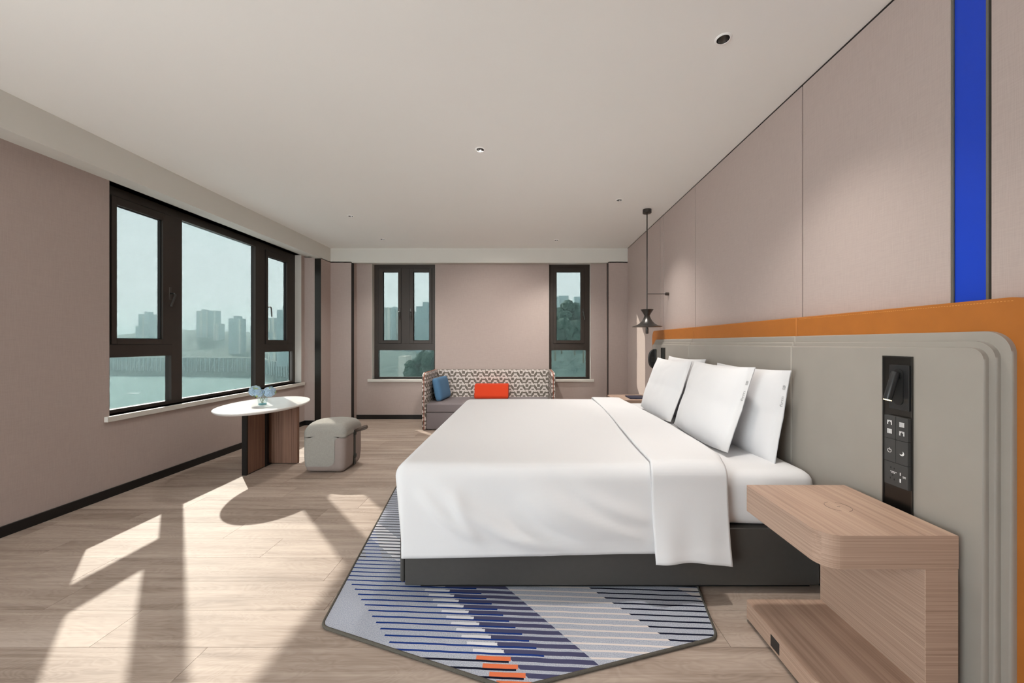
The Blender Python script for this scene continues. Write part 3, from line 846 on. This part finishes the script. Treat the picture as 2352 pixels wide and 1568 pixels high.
obj('binding', tube([(p[0], p[1], .0066) for p in rp], .0062, 8, closed=True), 'rug_edge', rg, True)

# ------------------------------------------------------------------ oval table
TC = Vector((-2.463, 3.568)); TZ = .583
tb = thing('oval_table', 'oval white-topped table with walnut panel base under the wide window', 'table', (TC.x, TC.y, 0))
ang = math.radians(-81.1)
def ell(s, n=72):
    out = []
    for q in range(n):
        a = 2 * PI * q / n; u, v = (.511 + s) * math.cos(a), (.341 + s) * math.sin(a)
        out.append((TC.x + u * math.cos(ang) - v * math.sin(ang), TC.y + u * math.sin(ang) + v * math.cos(ang)))
    return out
t = nb(); rings = []
for (s, z) in ((-.05, TZ - .026), (-.016, TZ - .024), (-.003, TZ - .012), (0, TZ - .007), (-.0015, TZ - .0015), (-.006, TZ)):
    rings.append([t.verts.new((p[0], p[1], z)) for p in ell(s)])
for A_, B_ in zip(rings, rings[1:]):
    n = len(A_)
    for q in range(n): t.faces.new((A_[q], A_[(q + 1) % n], B_[(q + 1) % n], B_[q]))
t.faces.new(rings[0]); t.faces.new(rings[-1])
obj('table_top', t, 'marble', tb)
zt_ = TZ - .026
obj('base_panel', box(-2.482, -2.444, 3.318, 3.535, .006, zt_, .0015, 1), 'tablewood', tb)
obj('base_panel', box(-2.49, -2.20, 3.625, 3.665, .006, zt_, .0015, 1), 'tablewood', tb)
obj('base_panel', box(-2.46, -2.42, 3.67, 3.84, .006, zt_, .0015, 1), 'tablewood', tb)
obj('metal_edge', box(-2.484, -2.441, 3.300, 3.3178, 0, zt_, .001, 1), 'black_trim', tb)
obj('metal_edge', box(-2.484, -2.438, 3.5353, 3.560, 0, zt_, .001, 1), 'black_trim', tb)
obj('metal_edge', box(-2.462, -2.418, 3.8403, 3.858, 0, zt_, .001, 1), 'black_trim', tb)
obj('core_plate', box(-2.484, -2.470, 3.5605, 3.6248, .006, zt_), 'black_trim', tb)  # added plate that keeps a sliver of sun from passing between the panels
obj('metal_foot', box(-2.52, -2.44, 3.561, 3.6245, 0, .012, .001, 1), 'black_trim', tb)
obj('foot_strip', box(-2.482, -2.445, 3.318, 3.535, 0, .006), 'black_trim', tb)
obj('foot_strip', box(-2.488, -2.202, 3.627, 3.663, 0, .006), 'black_trim', tb)
obj('foot_strip', box(-2.458, -2.422, 3.672, 3.838, 0, .006), 'black_trim', tb)

# vase with hydrangeas
VX, VY = -2.454, 3.517
vs = thing('glass_vase', 'small clear aqua glass tumbler vase on the white oval table', 'vase', (VX, VY, TZ))
obj('glass_wall', lathe([(.0, 0), (.033, 0), (.035, .002), (.0465, .104), (.0455, .105), (.044, .103), (.0325, .014), (0, .013)], (VX, VY, TZ), n=40), 'vase', vs, True)
obj('thick_base', lathe([(0, .003), (.0315, .003), (.0325, .012), (0, .0125)], (VX, VY, TZ), n=32), plain('aqua_base', lin(120, 190, 200), .15), vs, True)
def hydrangea(label, c, r, seed, green=0):
    rnd = random.Random(seed); c = Vector(c)
    root = thing('hydrangea', label, 'flower', (VX, VY, TZ + .014), 'hydrangeas in the vase')
    bot = Vector((VX + rnd.uniform(-.012, .012), VY + rnd.uniform(-.012, .012), TZ + .016))
    mid = (bot + c) / 2 + Vector((0, 0, .02))
    pts = [bot, bot.lerp(mid, .5) , mid, mid.lerp(c, .6), c]
    obj('stem', tube(pts, .0022, 7), 'leaf', root, True)
    for nm, mat, sel in (('petals', 'petal', 0), ('young_petals', 'petal2', 1)):
        b = nb(); cnt = 0
        for q in range(150):
            zz = 1 - 2 * (q + .5) / 150; a = q * 2.39996
            dirv = Vector((math.sqrt(1 - zz * zz) * math.cos(a), math.sqrt(1 - zz * zz) * math.sin(a), zz))
            if dirv.z < -.75: continue
            isg = 1 if noise.noise(dirv * 2.2 + Vector((seed, 0, 0))) > .42 - green else 0
            if isg != sel: continue
            cnt += 1
            p = c + dirv * r * rnd.uniform(.74, 1.0); u = dirv.orthogonal().normalized(); v = dirv.cross(u); sp = rnd.uniform(0, PI)
            for k_ in range(4):
                a2 = sp + k_ * PI / 2; e = u * math.cos(a2) + v * math.sin(a2); f_ = dirv.cross(e); L = r * .25
                q0 = b.verts.new(p); q1 = b.verts.new(p + e * L * .6 + f_ * L * .42 + dirv * L * .25); q2 = b.verts.new(p + e * L * 1.05 + dirv * L * .12); q3 = b.verts.new(p + e * L * .6 - f_ * L * .42 + dirv * L * .25)
                b.faces.new((q0, q1, q2, q3))
        if cnt: obj(nm, b, mat, root)['kind'] = 'stuff'
        else: b.free()
    b = nb(); bmesh.ops.create_icosphere(b, subdivisions=2, radius=r * .66)
    bmesh.ops.translate(b, verts=b.verts, vec=c); obj('flower_core', b, plain('core%d' % seed, lin(86, 118, 140), .9), root, True)
    # one leaf
    d_ = (c - Vector((VX, VY, c.z))); d_ = d_.normalized() if d_.length > .01 else Vector((1, 0, 0))
    L0 = Vector((VX, VY, TZ + .085)) + d_ * .03
    def leaf(u, v):
        wv = .016 * math.sin(PI * min(1, u * .96 + .02)) * (2 * v - 1); sdv = Vector((-d_.y, d_.x, 0))
        return L0 + d_ * .055 * u + sdv * wv + Vector((0, 0, .018 * u - .035 * u * u + abs(2 * v - 1) * .004))
    obj('leaf', grid(leaf, 8, 4), 'leaf', root, True)
    return root
hydrangea('pale blue hydrangea head leaning left over the vase rim', (VX - .062, VY - .010, TZ + .128), .050, 3, .18)
hydrangea('deeper blue hydrangea head in the middle of the vase', (VX - .004, VY - .045, TZ + .112), .040, 5)
hydrangea('blue hydrangea head drooping right of the vase', (VX + .070, VY - .005, TZ + .118), .050, 9)

# ------------------------------------------------------------------ ottoman
OT = thing('ottoman', 'soft cube ottoman in grey tweed and mauve leather beside the table', 'ottoman', (-1.79, 3.54, 0))
olo, ohi = (-1.985, 3.350, .004), (-1.610, 3.715, .418)
def owarp(q):
    x, y, z = q
    cx_, cy_ = -1.7975, 3.5325
    if z > .33:
        k_ = ((x - cx_) / .1875) ** 2 + ((y - cy_) / .1825) ** 2
        z += .030 * (1 - min(1.6, k_) / 1.6) * smooth(.33, .42, z) - .018 * smooth(.8, 1.9, k_)
    s = 1 - .05 * smooth(.15, 0, z)
    return Vector((cx_ + (x - cx_) * s, cy_ + (y - cy_) * s, z))
obj('leather_body', rbox(olo, ohi, .048, .016, warp=owarp), 'mauve_leather', OT, True)
def okeep(p, s):
    if s == 'Z': return True
    if s == 'z': return False
    if s == 'y':                                   # near face: apron with rounded lower right corner
        if p.z > .322: return True
        if p.z < .062: return False
        xb = -1.700
        if p.x > xb: return p.z > .322 - .0 or ((p.x - xb) < .05 and p.z > .322 - .05 + math.sqrt(max(0, .05 ** 2 - (.05 - (p.x - xb)) ** 2)) * 1.0)
        if p.z < .122 and p.x > xb - .06: return (p.x - (xb - .06)) ** 2 + (p.z - .122) ** 2 < .06 ** 2
        return True
    if s == 'x': return p.z > .062
    if s == 'X': return p.z > .325
    return p.z > .325
obj('tweed_cover', rbox(olo, ohi, .048, .0052, warp=owarp, keep=okeep, grow=.0035), 'grey_knit', OT, True)
b = box(-1.613, -1.606, 3.520, 3.556, .02, .345, .001, 1)
obj('strap', b, 'strap', OT)
for zz in (.105, .318):
    obj('strap_button', lathe([(0, .006), (.022, .005), (.026, 0), (.026, -.004)], (-1.603, 3.538, zz), 'x', 20), 'strap', OT, True)
pts = [(-1.605, 3.535, .338), (-1.575, 3.53, .352), (-1.53, 3.53, .372), (-1.497, 3.535, .382), (-1.490, 3.545, .368), (-1.52, 3.55, .352), (-1.565, 3.55, .342), (-1.604, 3.548, .332)]
b = nb()
def loopfn(u, v):
    s = u * (len(pts) - 1); i = min(int(s), len(pts) - 2); f_ = s - i
    p = Vector(pts[i]).lerp(Vector(pts[i + 1]), f_); return p + Vector((0, (v - .5) * .008, (v - .5) * .020))
o = obj('carry_loop', grid(loopfn, 42, 2), 'loop', OT, True); solidify(o, .003, 0)

# ------------------------------------------------------------------ sofa
def sofa_mat():
    g = Graph('geometric_jacquard', 0.9, 0.2)
    x, y, z = g.xyz(g.pos())
    u = (x + y + 10) / .172; vv = (z + 10) / .0985
    row = vv.floor(); uu = (u + row * .25)
    p = uu.fract(); q = vv.fract()
    tri = ((p - .5).abs() * 4 - 1)                      # -1 valley .. 1 peak
    wv = (tri * 1.35).max(-.62).min(.62) * .38 + .5     # trapezoid wave
    flat = (tri * 1.35).abs().gt(.62)
    d_ = (q - wv).abs()
    band = (d_.lt(.27) * (1 - flat)).max(d_.lt(.10) * flat)
    sq1 = (p - .5).abs().lt(.125) * (q - .80).abs().lt(.20)
    sq2 = ((p + .5).fract() - .5).abs().lt(.115) * (q - .22).abs().lt(.19)
    grey = band.max(sq1).max(sq2 * (q - .22).abs().lt(.10))
    n_ = g.noise(g.pos(), 700, 2)
    g.color(g.mix(grey, g.mix(n_, lin(196, 186, 180), lin(222, 214, 208)), g.mix(n_, lin(100, 92, 84), lin(126, 118, 110))))
    return g.mat
M['jacquard'] = sofa_mat()
SX0, SX1, SY0, SY1 = -1.385, .375, 5.005, 5.725; SZ = .757
sf = thing('sofa', 'low sofa with geometric patterned shell and mauve seat under the far wall', 'sofa', (-.5, 5.36, 0))
weighted(obj('backrest', box(SX0 + .05, SX1 - .05, 5.650, SY1, .02, SZ, .012, 3), 'jacquard', sf, True))
for (a, c) in ((SX0, SX0 + .05), (SX1 - .05, SX1)):
    poly = rrect(SY0, SY1, .01, SZ, (0, 0, .01, .07), 10)
    ar = weighted(obj('arm', prism(poly, 'x', a, c, .008, 3), 'jacquard', sf, True))
    xm = (a + c) / 2; pp = [(xm, SY0 - .001, .01)]
    for q in range(0, 9):
        t_ = PI + -q / 8 * PI / 2; pp.append((xm, SY0 + .07 + .071 * math.cos(t_), SZ - .07 + .071 * math.sin(t_)))
    pp.append((xm, SY1 - .02, SZ + .001))
    obj('piping', tube(pp, .005, 8), 'red_piping', ar, True)
weighted(obj('seat', box(SX0 + .052, SX1 - .052, 5.012, 5.652, .232, .352, .022, 4), 'seat', sf, True))
obj('seat_base', box(SX0 + .052, SX1 - .052, 5.016, 5.652, .012, .229, .006, 2), 'seat', sf)
for xx in (SX0 + .1, SX1 - .1):
    for yy in (5.06, 5.65): obj('foot', box(xx - .02, xx + .02, yy - .02, yy + .02, 0, .014), 'black', sf)

def cushion_mesh(c, ex, ey, ez, hw, hh, hd, pw_=2.4, edge=.35):
    """soft boxed cushion: ex width axis, ez height axis, ey thickness axis"""
    b = nb(); ex, ey, ez = Vector(ex).normalized(), Vector(ey).normalized(), Vector(ez).normalized(); c = Vector(c)
    lo, hi = Vector((-hw, -hd, -hh)), Vector((hw, hd, hh))
    def wp(q):
        a, d_, e = q
        k_ = max(0, 1 - abs(a / hw) ** pw_) * max(0, 1 - abs(e / hh) ** pw_)
        d_ = d_ * (edge + (1 - edge) * k_ ** .5)
        return c + ex * a + ey * d_ + ez * e
    return rbox(lo, hi, min(hw, hh, hd) * .55, hw / 14, warp=wp)
cu = cushion_mesh((-1.213, 5.40, .513), (.12, .99, 0), (.97, -.12, .2), (-.2, .02, .98), .215, .160, .062, 3, .55)
tag(obj('cushion', cu, 'blue_wool', None, True, loc=(-1.215, 5.40, .352)), 'denim blue cushion propped in the left corner of the sofa', 'cushion', 'sofa cushions')
poly = [(5.462, .353), (5.446, .375), (5.448, .405), (5.485, .545), (5.500, .556), (5.632, .556), (5.648, .54), (5.648, .36), (5.64, .353)]
b = prism(poly, 'x', -.757, -.267, .016, 4)
tag(weighted(obj('bolster', b, 'red_wool', None, True, loc=(-.512, 5.55, .353))), 'bright red-orange wedge bolster at the middle of the sofa', 'bolster', 'sofa cushions')

# ------------------------------------------------------------------ pendant lamp
PX, PY = 1.260, 3.970
pn = thing('pendant_lamp', 'gunmetal hourglass pendant lamp hanging beside the headboard', 'pendant lamp', (PX, PY, ZC))
obj('ceiling_rose', lathe([(0, ZC - .0005), (.044, ZC - .0005), (.045, ZC - .036), (.040, ZC - .040), (0, ZC - .040)], (PX, PY, 0), n=32), 'gunmetal', pn, True)
obj('rod', tube([(PX, PY, ZC - .036), (PX, PY, 1.44)], .0062, 12), 'gunmetal', pn, True)
obj('upper_cone', lathe([(.028, 1.442), (.040, 1.465), (.064, 1.503), (.066, 1.505), (.062, 1.503), (.036, 1.463), (.022, 1.444)], (PX, PY, 0), n=48), 'gunmetal', pn, True)
obj('shade', lathe([(.028, 1.442), (.031, 1.430), (.040, 1.408), (.056, 1.382), (.082, 1.356), (.115, 1.338), (.150, 1.328), (.153, 1.3255), (.150, 1.3245), (.112, 1.333), (.078, 1.350), (.052, 1.376), (.036, 1.404), (.025, 1.430)], (PX, PY, 0), n=56), 'gunmetal', pn, True)
obj('diffuser', lathe([(0, 1.318), (.013, 1.318), (.0145, 1.30), (.0145, 1.255), (.011, 1.252), (0, 1.252)], (PX, PY, 0), n=20), 'gunmetal', pn, True)
obj('arm', tube([(PX, PY, 1.669), (XR - .013, PY, 1.669)], .0035, 10), 'gunmetal', pn, True)
obj('wall_knob', lathe([(0, -.040), (.013, -.038), (.016, -.030), (.016, 0), (0, 0)], (XR - .0125, PY, 1.669), 'x', 20), 'gunmetal', pn, True)

# ------------------------------------------------------------------ ceiling fixtures
def downlight(label, x, y, r, energy=0, aim=None, spot=2.0, blend=1.0, group='ceiling downlights', color=(1, .96, .90)):
    d_ = thing('downlight', label, 'downlight', (x, y, ZC), group)
    obj('rim', lathe([(r * .74, ZC - .0035), (r * .80, ZC - .005), (r, ZC - .002), (r, ZC - .0002), (r * .745, ZC - .0002)], (x, y, 0), n=32), 'white_metal', d_, True)
    obj('reflector', lathe([(r * .74, ZC - .0035), (r * .70, ZC + .004), (r * .36, ZC + .040)], (x, y, 0), n=32), 'chrome', d_, True)
    obj('lens', lathe([(r * .36, ZC + .040), (0, ZC + .040)], (x, y, 0), n=20), 'chip', d_)
    if energy:
        L = bpy.data.lights.new('downlight_lamp', 'SPOT'); L.energy = energy; L.color = color; L.spot_size = spot; L.spot_blend = blend; L.shadow_soft_size = .06
        o = bpy.data.objects.new('downlight_lamp', L); COL.objects.link(o); o.location = (x, y, ZC - .012)
        dv_ = (Vector(aim) - o.location) if aim else Vector((0, 0, -1))
        o.rotation_euler = dv_.to_track_quat('-Z', 'Y').to_euler()
    return d_
downlight('white-rimmed downlight over the near pillows', .9015, 1.739, .037, 78, spot=1.75)
downlight('dark-lensed downlight over the far pillows near the pendant', .902, 3.70, .034, 100, spot=1.75)
downlight('grey downlight in the middle of the ceiling', -.336, 2.733, .036, 270, (-.45, 5.75, 1.0), .95, 1.0)
L2 = bpy.data.lights.new('added_bed_fill', 'SPOT'); L2.energy = 45; L2.color = (1, .96, .90); L2.spot_size = 2.3; L2.spot_blend = 1.0; L2.shadow_soft_size = .06  # extra wide spot added to brighten bed and floor, no fixture of its own
L2o = bpy.data.objects.new('added_bed_fill', L2); COL.objects.link(L2o); L2o.location = (-.336, 2.733, ZC - .013)
downlight('faint downlight above the oval table, nearest the left beam', -1.94, 4.17, .034, 60)
downlight('faint downlight in the far left of the ceiling above the corner pier', -1.943, 5.10, .034, 55)
downlight('small downlight above the right end of the sofa', .402, 5.143, .034, 80)

# ------------------------------------------------------------------ the view outside
RZ = H0 - 60                                   # river level
def ext_mat(name, c, var=.08, sc=.2, rough=.9):
    g = Graph(name, rough, .1); f_ = g.noise(g.pos(), sc, 4)
    g.color(g.mix(f_, tuple(q * (1 - var) for q in c[:3]) + (1,), tuple(q * (1 + var) for q in c[:3]) + (1,))); return g.mat
M['river'] = ext_mat('river_water_haze_tint', (.19, .29, .28, 1), .06, .02, 1.0)  # river, hill, tower and crown colours carry teal distance haze in the paint
M['hill'] = ext_mat('wooded_hill_haze_tint', (.058, .105, .095, 1), .4, .08)
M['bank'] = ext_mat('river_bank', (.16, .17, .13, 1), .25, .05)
M['tower'] = ext_mat('tower_haze_tint', (.27, .37, .39, 1), .1, .05)  # bluish tint here is haze mixed into the facade colour
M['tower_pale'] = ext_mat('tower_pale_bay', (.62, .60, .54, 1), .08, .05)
M['crown'] = ext_mat('tree_crown', (.06, .105, .085, 1), .5, .8)
M['foam'] = ext_mat('white_foam', (.8, .82, .82, 1), .05, 1)
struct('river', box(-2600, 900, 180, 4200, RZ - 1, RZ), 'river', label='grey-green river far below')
bankY = lambda X: 640 + max(0, (X + 470)) * .9 * -1 if X < -380 else 560 - (X + 380) * .95
def hill_z(X, Y):
    by = 690 + (X + 800) * -.12 if X < -480 else 651 - (X + 480) * .85
    by = max(210, by); d_ = Y - by
    if d_ < 0: return RZ - 3
    k_ = min(1.0, by / 640)
    z = RZ + 9 * smooth(0, 14 * k_, d_)
    z += 26 * k_ * smooth(22 * k_, 27 * k_, d_)
    z += (44 + 16 * math.sin(X * .006 + 1) ) * smooth(40 * k_, 300, d_)
    z += (2.5 * noise.noise((X * .03, Y * .03, 0)) + 2.4 * noise.noise((X * .09, Y * .09, 5))) * smooth(30 * k_, 60, d_)
    return z
hg = nb()
NX, NY = 150, 130
def hfn(u, v):
    ang_ = -1.22 + u * 1.40; dist = 240 + (1250 - 240) * v ** 1.5   # fan of real ground points around the tower
    X, Y = dist * math.sin(ang_) * 1.15, dist * math.cos(ang_) + 30
    return Vector((X, Y, hill_z(X, Y)))
grid(hfn, 240, 110, bm=hg)
o = struct('far_shore', hg, 'hill', smooth=False, label='hazy wooded far shore rising from the river')

def tower(label, px0, px1, py_top, Y, zb=-30, strips=(), cap=None, depth=18, pale=False):
    a = at(px0, py_top, Y); c = at(px1, py_top, Y)
    root = thing('tower_block', label, 'building', ((a.x + c.x) / 2, Y, zb), 'hazy towers across the river')
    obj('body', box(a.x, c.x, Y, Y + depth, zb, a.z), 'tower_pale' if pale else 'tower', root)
    for (s0, s1, t0) in strips:
        q0 = at(s0, py_top, Y).x; q1 = at(s1, py_top, Y).x
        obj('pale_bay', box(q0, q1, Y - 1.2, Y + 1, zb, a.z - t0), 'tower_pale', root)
    if cap:
        k0 = at(cap[0], cap[2], Y); k1 = at(cap[1], cap[2], Y)
        obj('roof_block', box(k0.x, k1.x, Y + 2, Y + depth - 2, a.z, k0.z), 'tower', root)
    n = int((a.z - zb) / 9)
    b = nb()
    for q in range(n):
        box(a.x - .25, c.x + .25, Y - .35, Y + depth + .3, zb + 5 + q * 9, zb + 5.9 + q * 9, bm=b)
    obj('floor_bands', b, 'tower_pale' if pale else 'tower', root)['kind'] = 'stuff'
    return root
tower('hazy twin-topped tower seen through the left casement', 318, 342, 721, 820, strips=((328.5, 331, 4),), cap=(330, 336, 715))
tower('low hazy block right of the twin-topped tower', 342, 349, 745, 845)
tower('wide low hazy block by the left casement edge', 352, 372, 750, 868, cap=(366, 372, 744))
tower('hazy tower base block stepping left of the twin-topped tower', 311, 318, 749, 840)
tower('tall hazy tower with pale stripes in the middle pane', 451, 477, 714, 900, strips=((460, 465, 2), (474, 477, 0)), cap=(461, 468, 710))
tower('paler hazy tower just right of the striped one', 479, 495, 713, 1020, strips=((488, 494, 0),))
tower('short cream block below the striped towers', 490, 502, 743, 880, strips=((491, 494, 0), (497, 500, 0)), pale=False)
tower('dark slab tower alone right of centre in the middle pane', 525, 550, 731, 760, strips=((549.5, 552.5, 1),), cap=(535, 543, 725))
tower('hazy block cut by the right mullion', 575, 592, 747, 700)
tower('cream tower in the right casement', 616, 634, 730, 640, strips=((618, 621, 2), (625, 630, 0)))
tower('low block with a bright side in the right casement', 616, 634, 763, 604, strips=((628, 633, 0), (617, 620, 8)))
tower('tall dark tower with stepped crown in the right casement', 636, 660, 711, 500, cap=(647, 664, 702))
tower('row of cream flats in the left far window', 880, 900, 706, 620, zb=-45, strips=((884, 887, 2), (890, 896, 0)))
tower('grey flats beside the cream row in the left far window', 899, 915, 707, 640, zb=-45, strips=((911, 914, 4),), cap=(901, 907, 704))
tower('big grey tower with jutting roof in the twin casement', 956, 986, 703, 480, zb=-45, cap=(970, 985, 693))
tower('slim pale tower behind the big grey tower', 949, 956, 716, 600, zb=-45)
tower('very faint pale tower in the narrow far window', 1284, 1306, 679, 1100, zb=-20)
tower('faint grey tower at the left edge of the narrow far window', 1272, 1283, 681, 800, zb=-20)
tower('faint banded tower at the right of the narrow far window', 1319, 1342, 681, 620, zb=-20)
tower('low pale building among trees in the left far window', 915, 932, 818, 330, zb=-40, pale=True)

# near wooded slope seen through the far windows
def slope_z(X, Y):
    t_ = smooth(-75, 8, X)
    return -36 + 40 * t_ + 5 * smooth(5, 40, X) - (Y - 170) * .05
b = grid(lambda u, v: Vector((-90 + 190 * u, 150 + 90 * v, slope_z(-90 + 190 * u, 150 + 90 * v) + 1.5 * noise.noise((u * 30, v * 14, 2)))), 90, 40)
struct('near_slope', b, 'hill', label='wooded slope close to the building')
def blob_tree(label, c, r, hgt, seed, trunk=True):
    rnd = random.Random(seed); c = Vector(c)
    root = thing('tree', label, 'tree', c, 'trees on the near slope')
    obj('trunk', tube([c - Vector((0, 0, 2)), c + Vector((0, 0, hgt * .5))], [.4, .25], 7), 'bank', root)
    b = nb()
    for q in range(7):
        s = nb(); rr = r * rnd.uniform(.45, .75); bmesh.ops.create_icosphere(s, subdivisions=3, radius=rr)
        o_ = c + Vector((rnd.uniform(-.6, .6) * r, rnd.uniform(-.5, .5) * r, hgt * (.45 + .5 * rnd.random())))
        for v in s.verts:
            n_ = v.co.normalized(); v.co = v.co * (1 + .28 * noise.noise(n_ * 3.5 + Vector((seed, q, 0))) + .16 * noise.noise(n_ * 9 + Vector((q, seed, 0)))) + o_
        into(b, s)
    obj('crown', b, 'crown', root); return root
for i, (px, ptop, Y, r) in enumerate(((1283, 716, 172, 4.2), (1297, 709, 165, 3.6), (1312, 703, 170, 4.0), (1327, 707, 168, 3.8), (1341, 711, 174, 4.0),
                                      (1290, 745, 150, 4.5), (1320, 748, 148, 4.5), (985, 812, 165, 4.5), (968, 826, 160, 4.0), (948, 838, 158, 4.0), (1275, 760, 146, 4.0), (1340, 765, 146, 4.5))):
    p = at(px, ptop, Y); hg_ = 9.5
    lab = ['dark tree at the left of the narrow far window ridge', 'dark tree second from left on the ridge', 'tallest dark tree at the ridge crest', 'dark tree just right of the ridge crest',
           'dark tree at the right end of the ridge', 'dark tree lower left on the wooded slope', 'dark tree lower right on the wooded slope', 'dark tree at right in the twin window lower pane',
           'dark tree mid lower pane of the twin window', 'dark tree left in the twin window lower pane', 'dark tree low at the left edge of the narrow window', 'dark tree low at the right edge of the narrow window'][i]
    blob_tree(lab, (p.x, Y, p.z - hg_), r, hg_, 20 + i)

# riverside viaduct with columns
b = nb()
vpts = []
for q in range(40):
    X = -900 + q * 18
    by = 690 + (X + 800) * -.12 if X < -480 else 651 - (X + 480) * .85
    if by > 330: vpts.append((X, by + 16 * min(1, by / 640)))
vd = thing('viaduct', 'long pale riverside road deck on columns along the far bank', 'viaduct', (vpts[0][0], vpts[0][1], RZ))
tube([(p[0], p[1], RZ + 34 * min(1, p[1] / 640)) for p in vpts], 1.1, 6, bm=b); obj('deck', b, 'tower_pale', vd)
b = nb()
for p, q in zip(vpts, vpts[1:]):
    for s in (0, .5):
        X, Y = p[0] + (q[0] - p[0]) * s, p[1] + (q[1] - p[1]) * s
        box(X - .8, X + .8, Y - .8, Y + .8, RZ + 8, RZ + 34 * min(1, Y / 640), bm=b)
obj('columns', b, 'tower', vd)['kind'] = 'stuff'

def boat(label, px, py, L, wake):
    Y = (H0 - RZ) * F / (py - CY); p = at(px, py, Y); p.z = RZ
    root = thing('motor_boat', label, 'boat', p, 'boats on the river')
    poly = [(p.x - L / 2, Y - L * .14), (p.x + L * .2, Y - L * .16), (p.x + L / 2, Y), (p.x + L * .2, Y + L * .16), (p.x - L / 2, Y + L * .14)]
    obj('hull', prism(poly, 'z', RZ - .2, RZ + L * .10, .1, 1), 'tower_pale' if wake else 'tower', root)
    obj('cabin', box(p.x - L * .2, p.x + L * .12, Y - L * .1, Y + L * .1, RZ + L * .10, RZ + L * .24), 'tower', root)
    if wake:
        poly = [(p.x - L * .3, Y - 1.0), (p.x - L * 3.4, Y - 3.0), (p.x - L * 3.4, Y + 3.0), (p.x - L * .3, Y + 1.0)]
        obj('wake', prism(poly, 'z', RZ - .1, RZ + .25), 'foam', root)
boat('small white speedboat trailing a foam wake on the river', 326, 903, 5.0, True)
boat('small dark boat by the window mullion on the river', 394, 901, 6.0, False)

# haze over the river and the city
hz = box(-3200, 1800, 9.0, 4300, RZ - 2, 85)
hm = bpy.data.materials.new('river_haze'); hm.use_nodes = True; t = hm.node_tree
t.nodes.remove(t.nodes['Principled BSDF']); vsn = t.nodes.new('ShaderNodeVolumeScatter')
HAZE = (.60, .78, .80, 1); vsn.inputs['Color'].default_value = HAZE; vsn.inputs['Density'].default_value = .00048; vsn.inputs['Anisotropy'].default_value = .2
vab = t.nodes.new('ShaderNodeVolumeAbsorption'); vab.inputs['Color'].default_value = HAZE; vab.inputs['Density'].default_value = .00048
vad = t.nodes.new('ShaderNodeAddShader'); t.links.new(vsn.outputs[0], vad.inputs[0]); t.links.new(vab.outputs[0], vad.inputs[1])
t.links.new(vad.outputs[0], t.nodes['Material Output'].inputs['Volume'])
o = struct('haze', hz, hm, label='pale teal haze over the river'); o['kind'] = 'stuff'
tag(o, 'pale teal haze hanging over the river and city', 'haze')
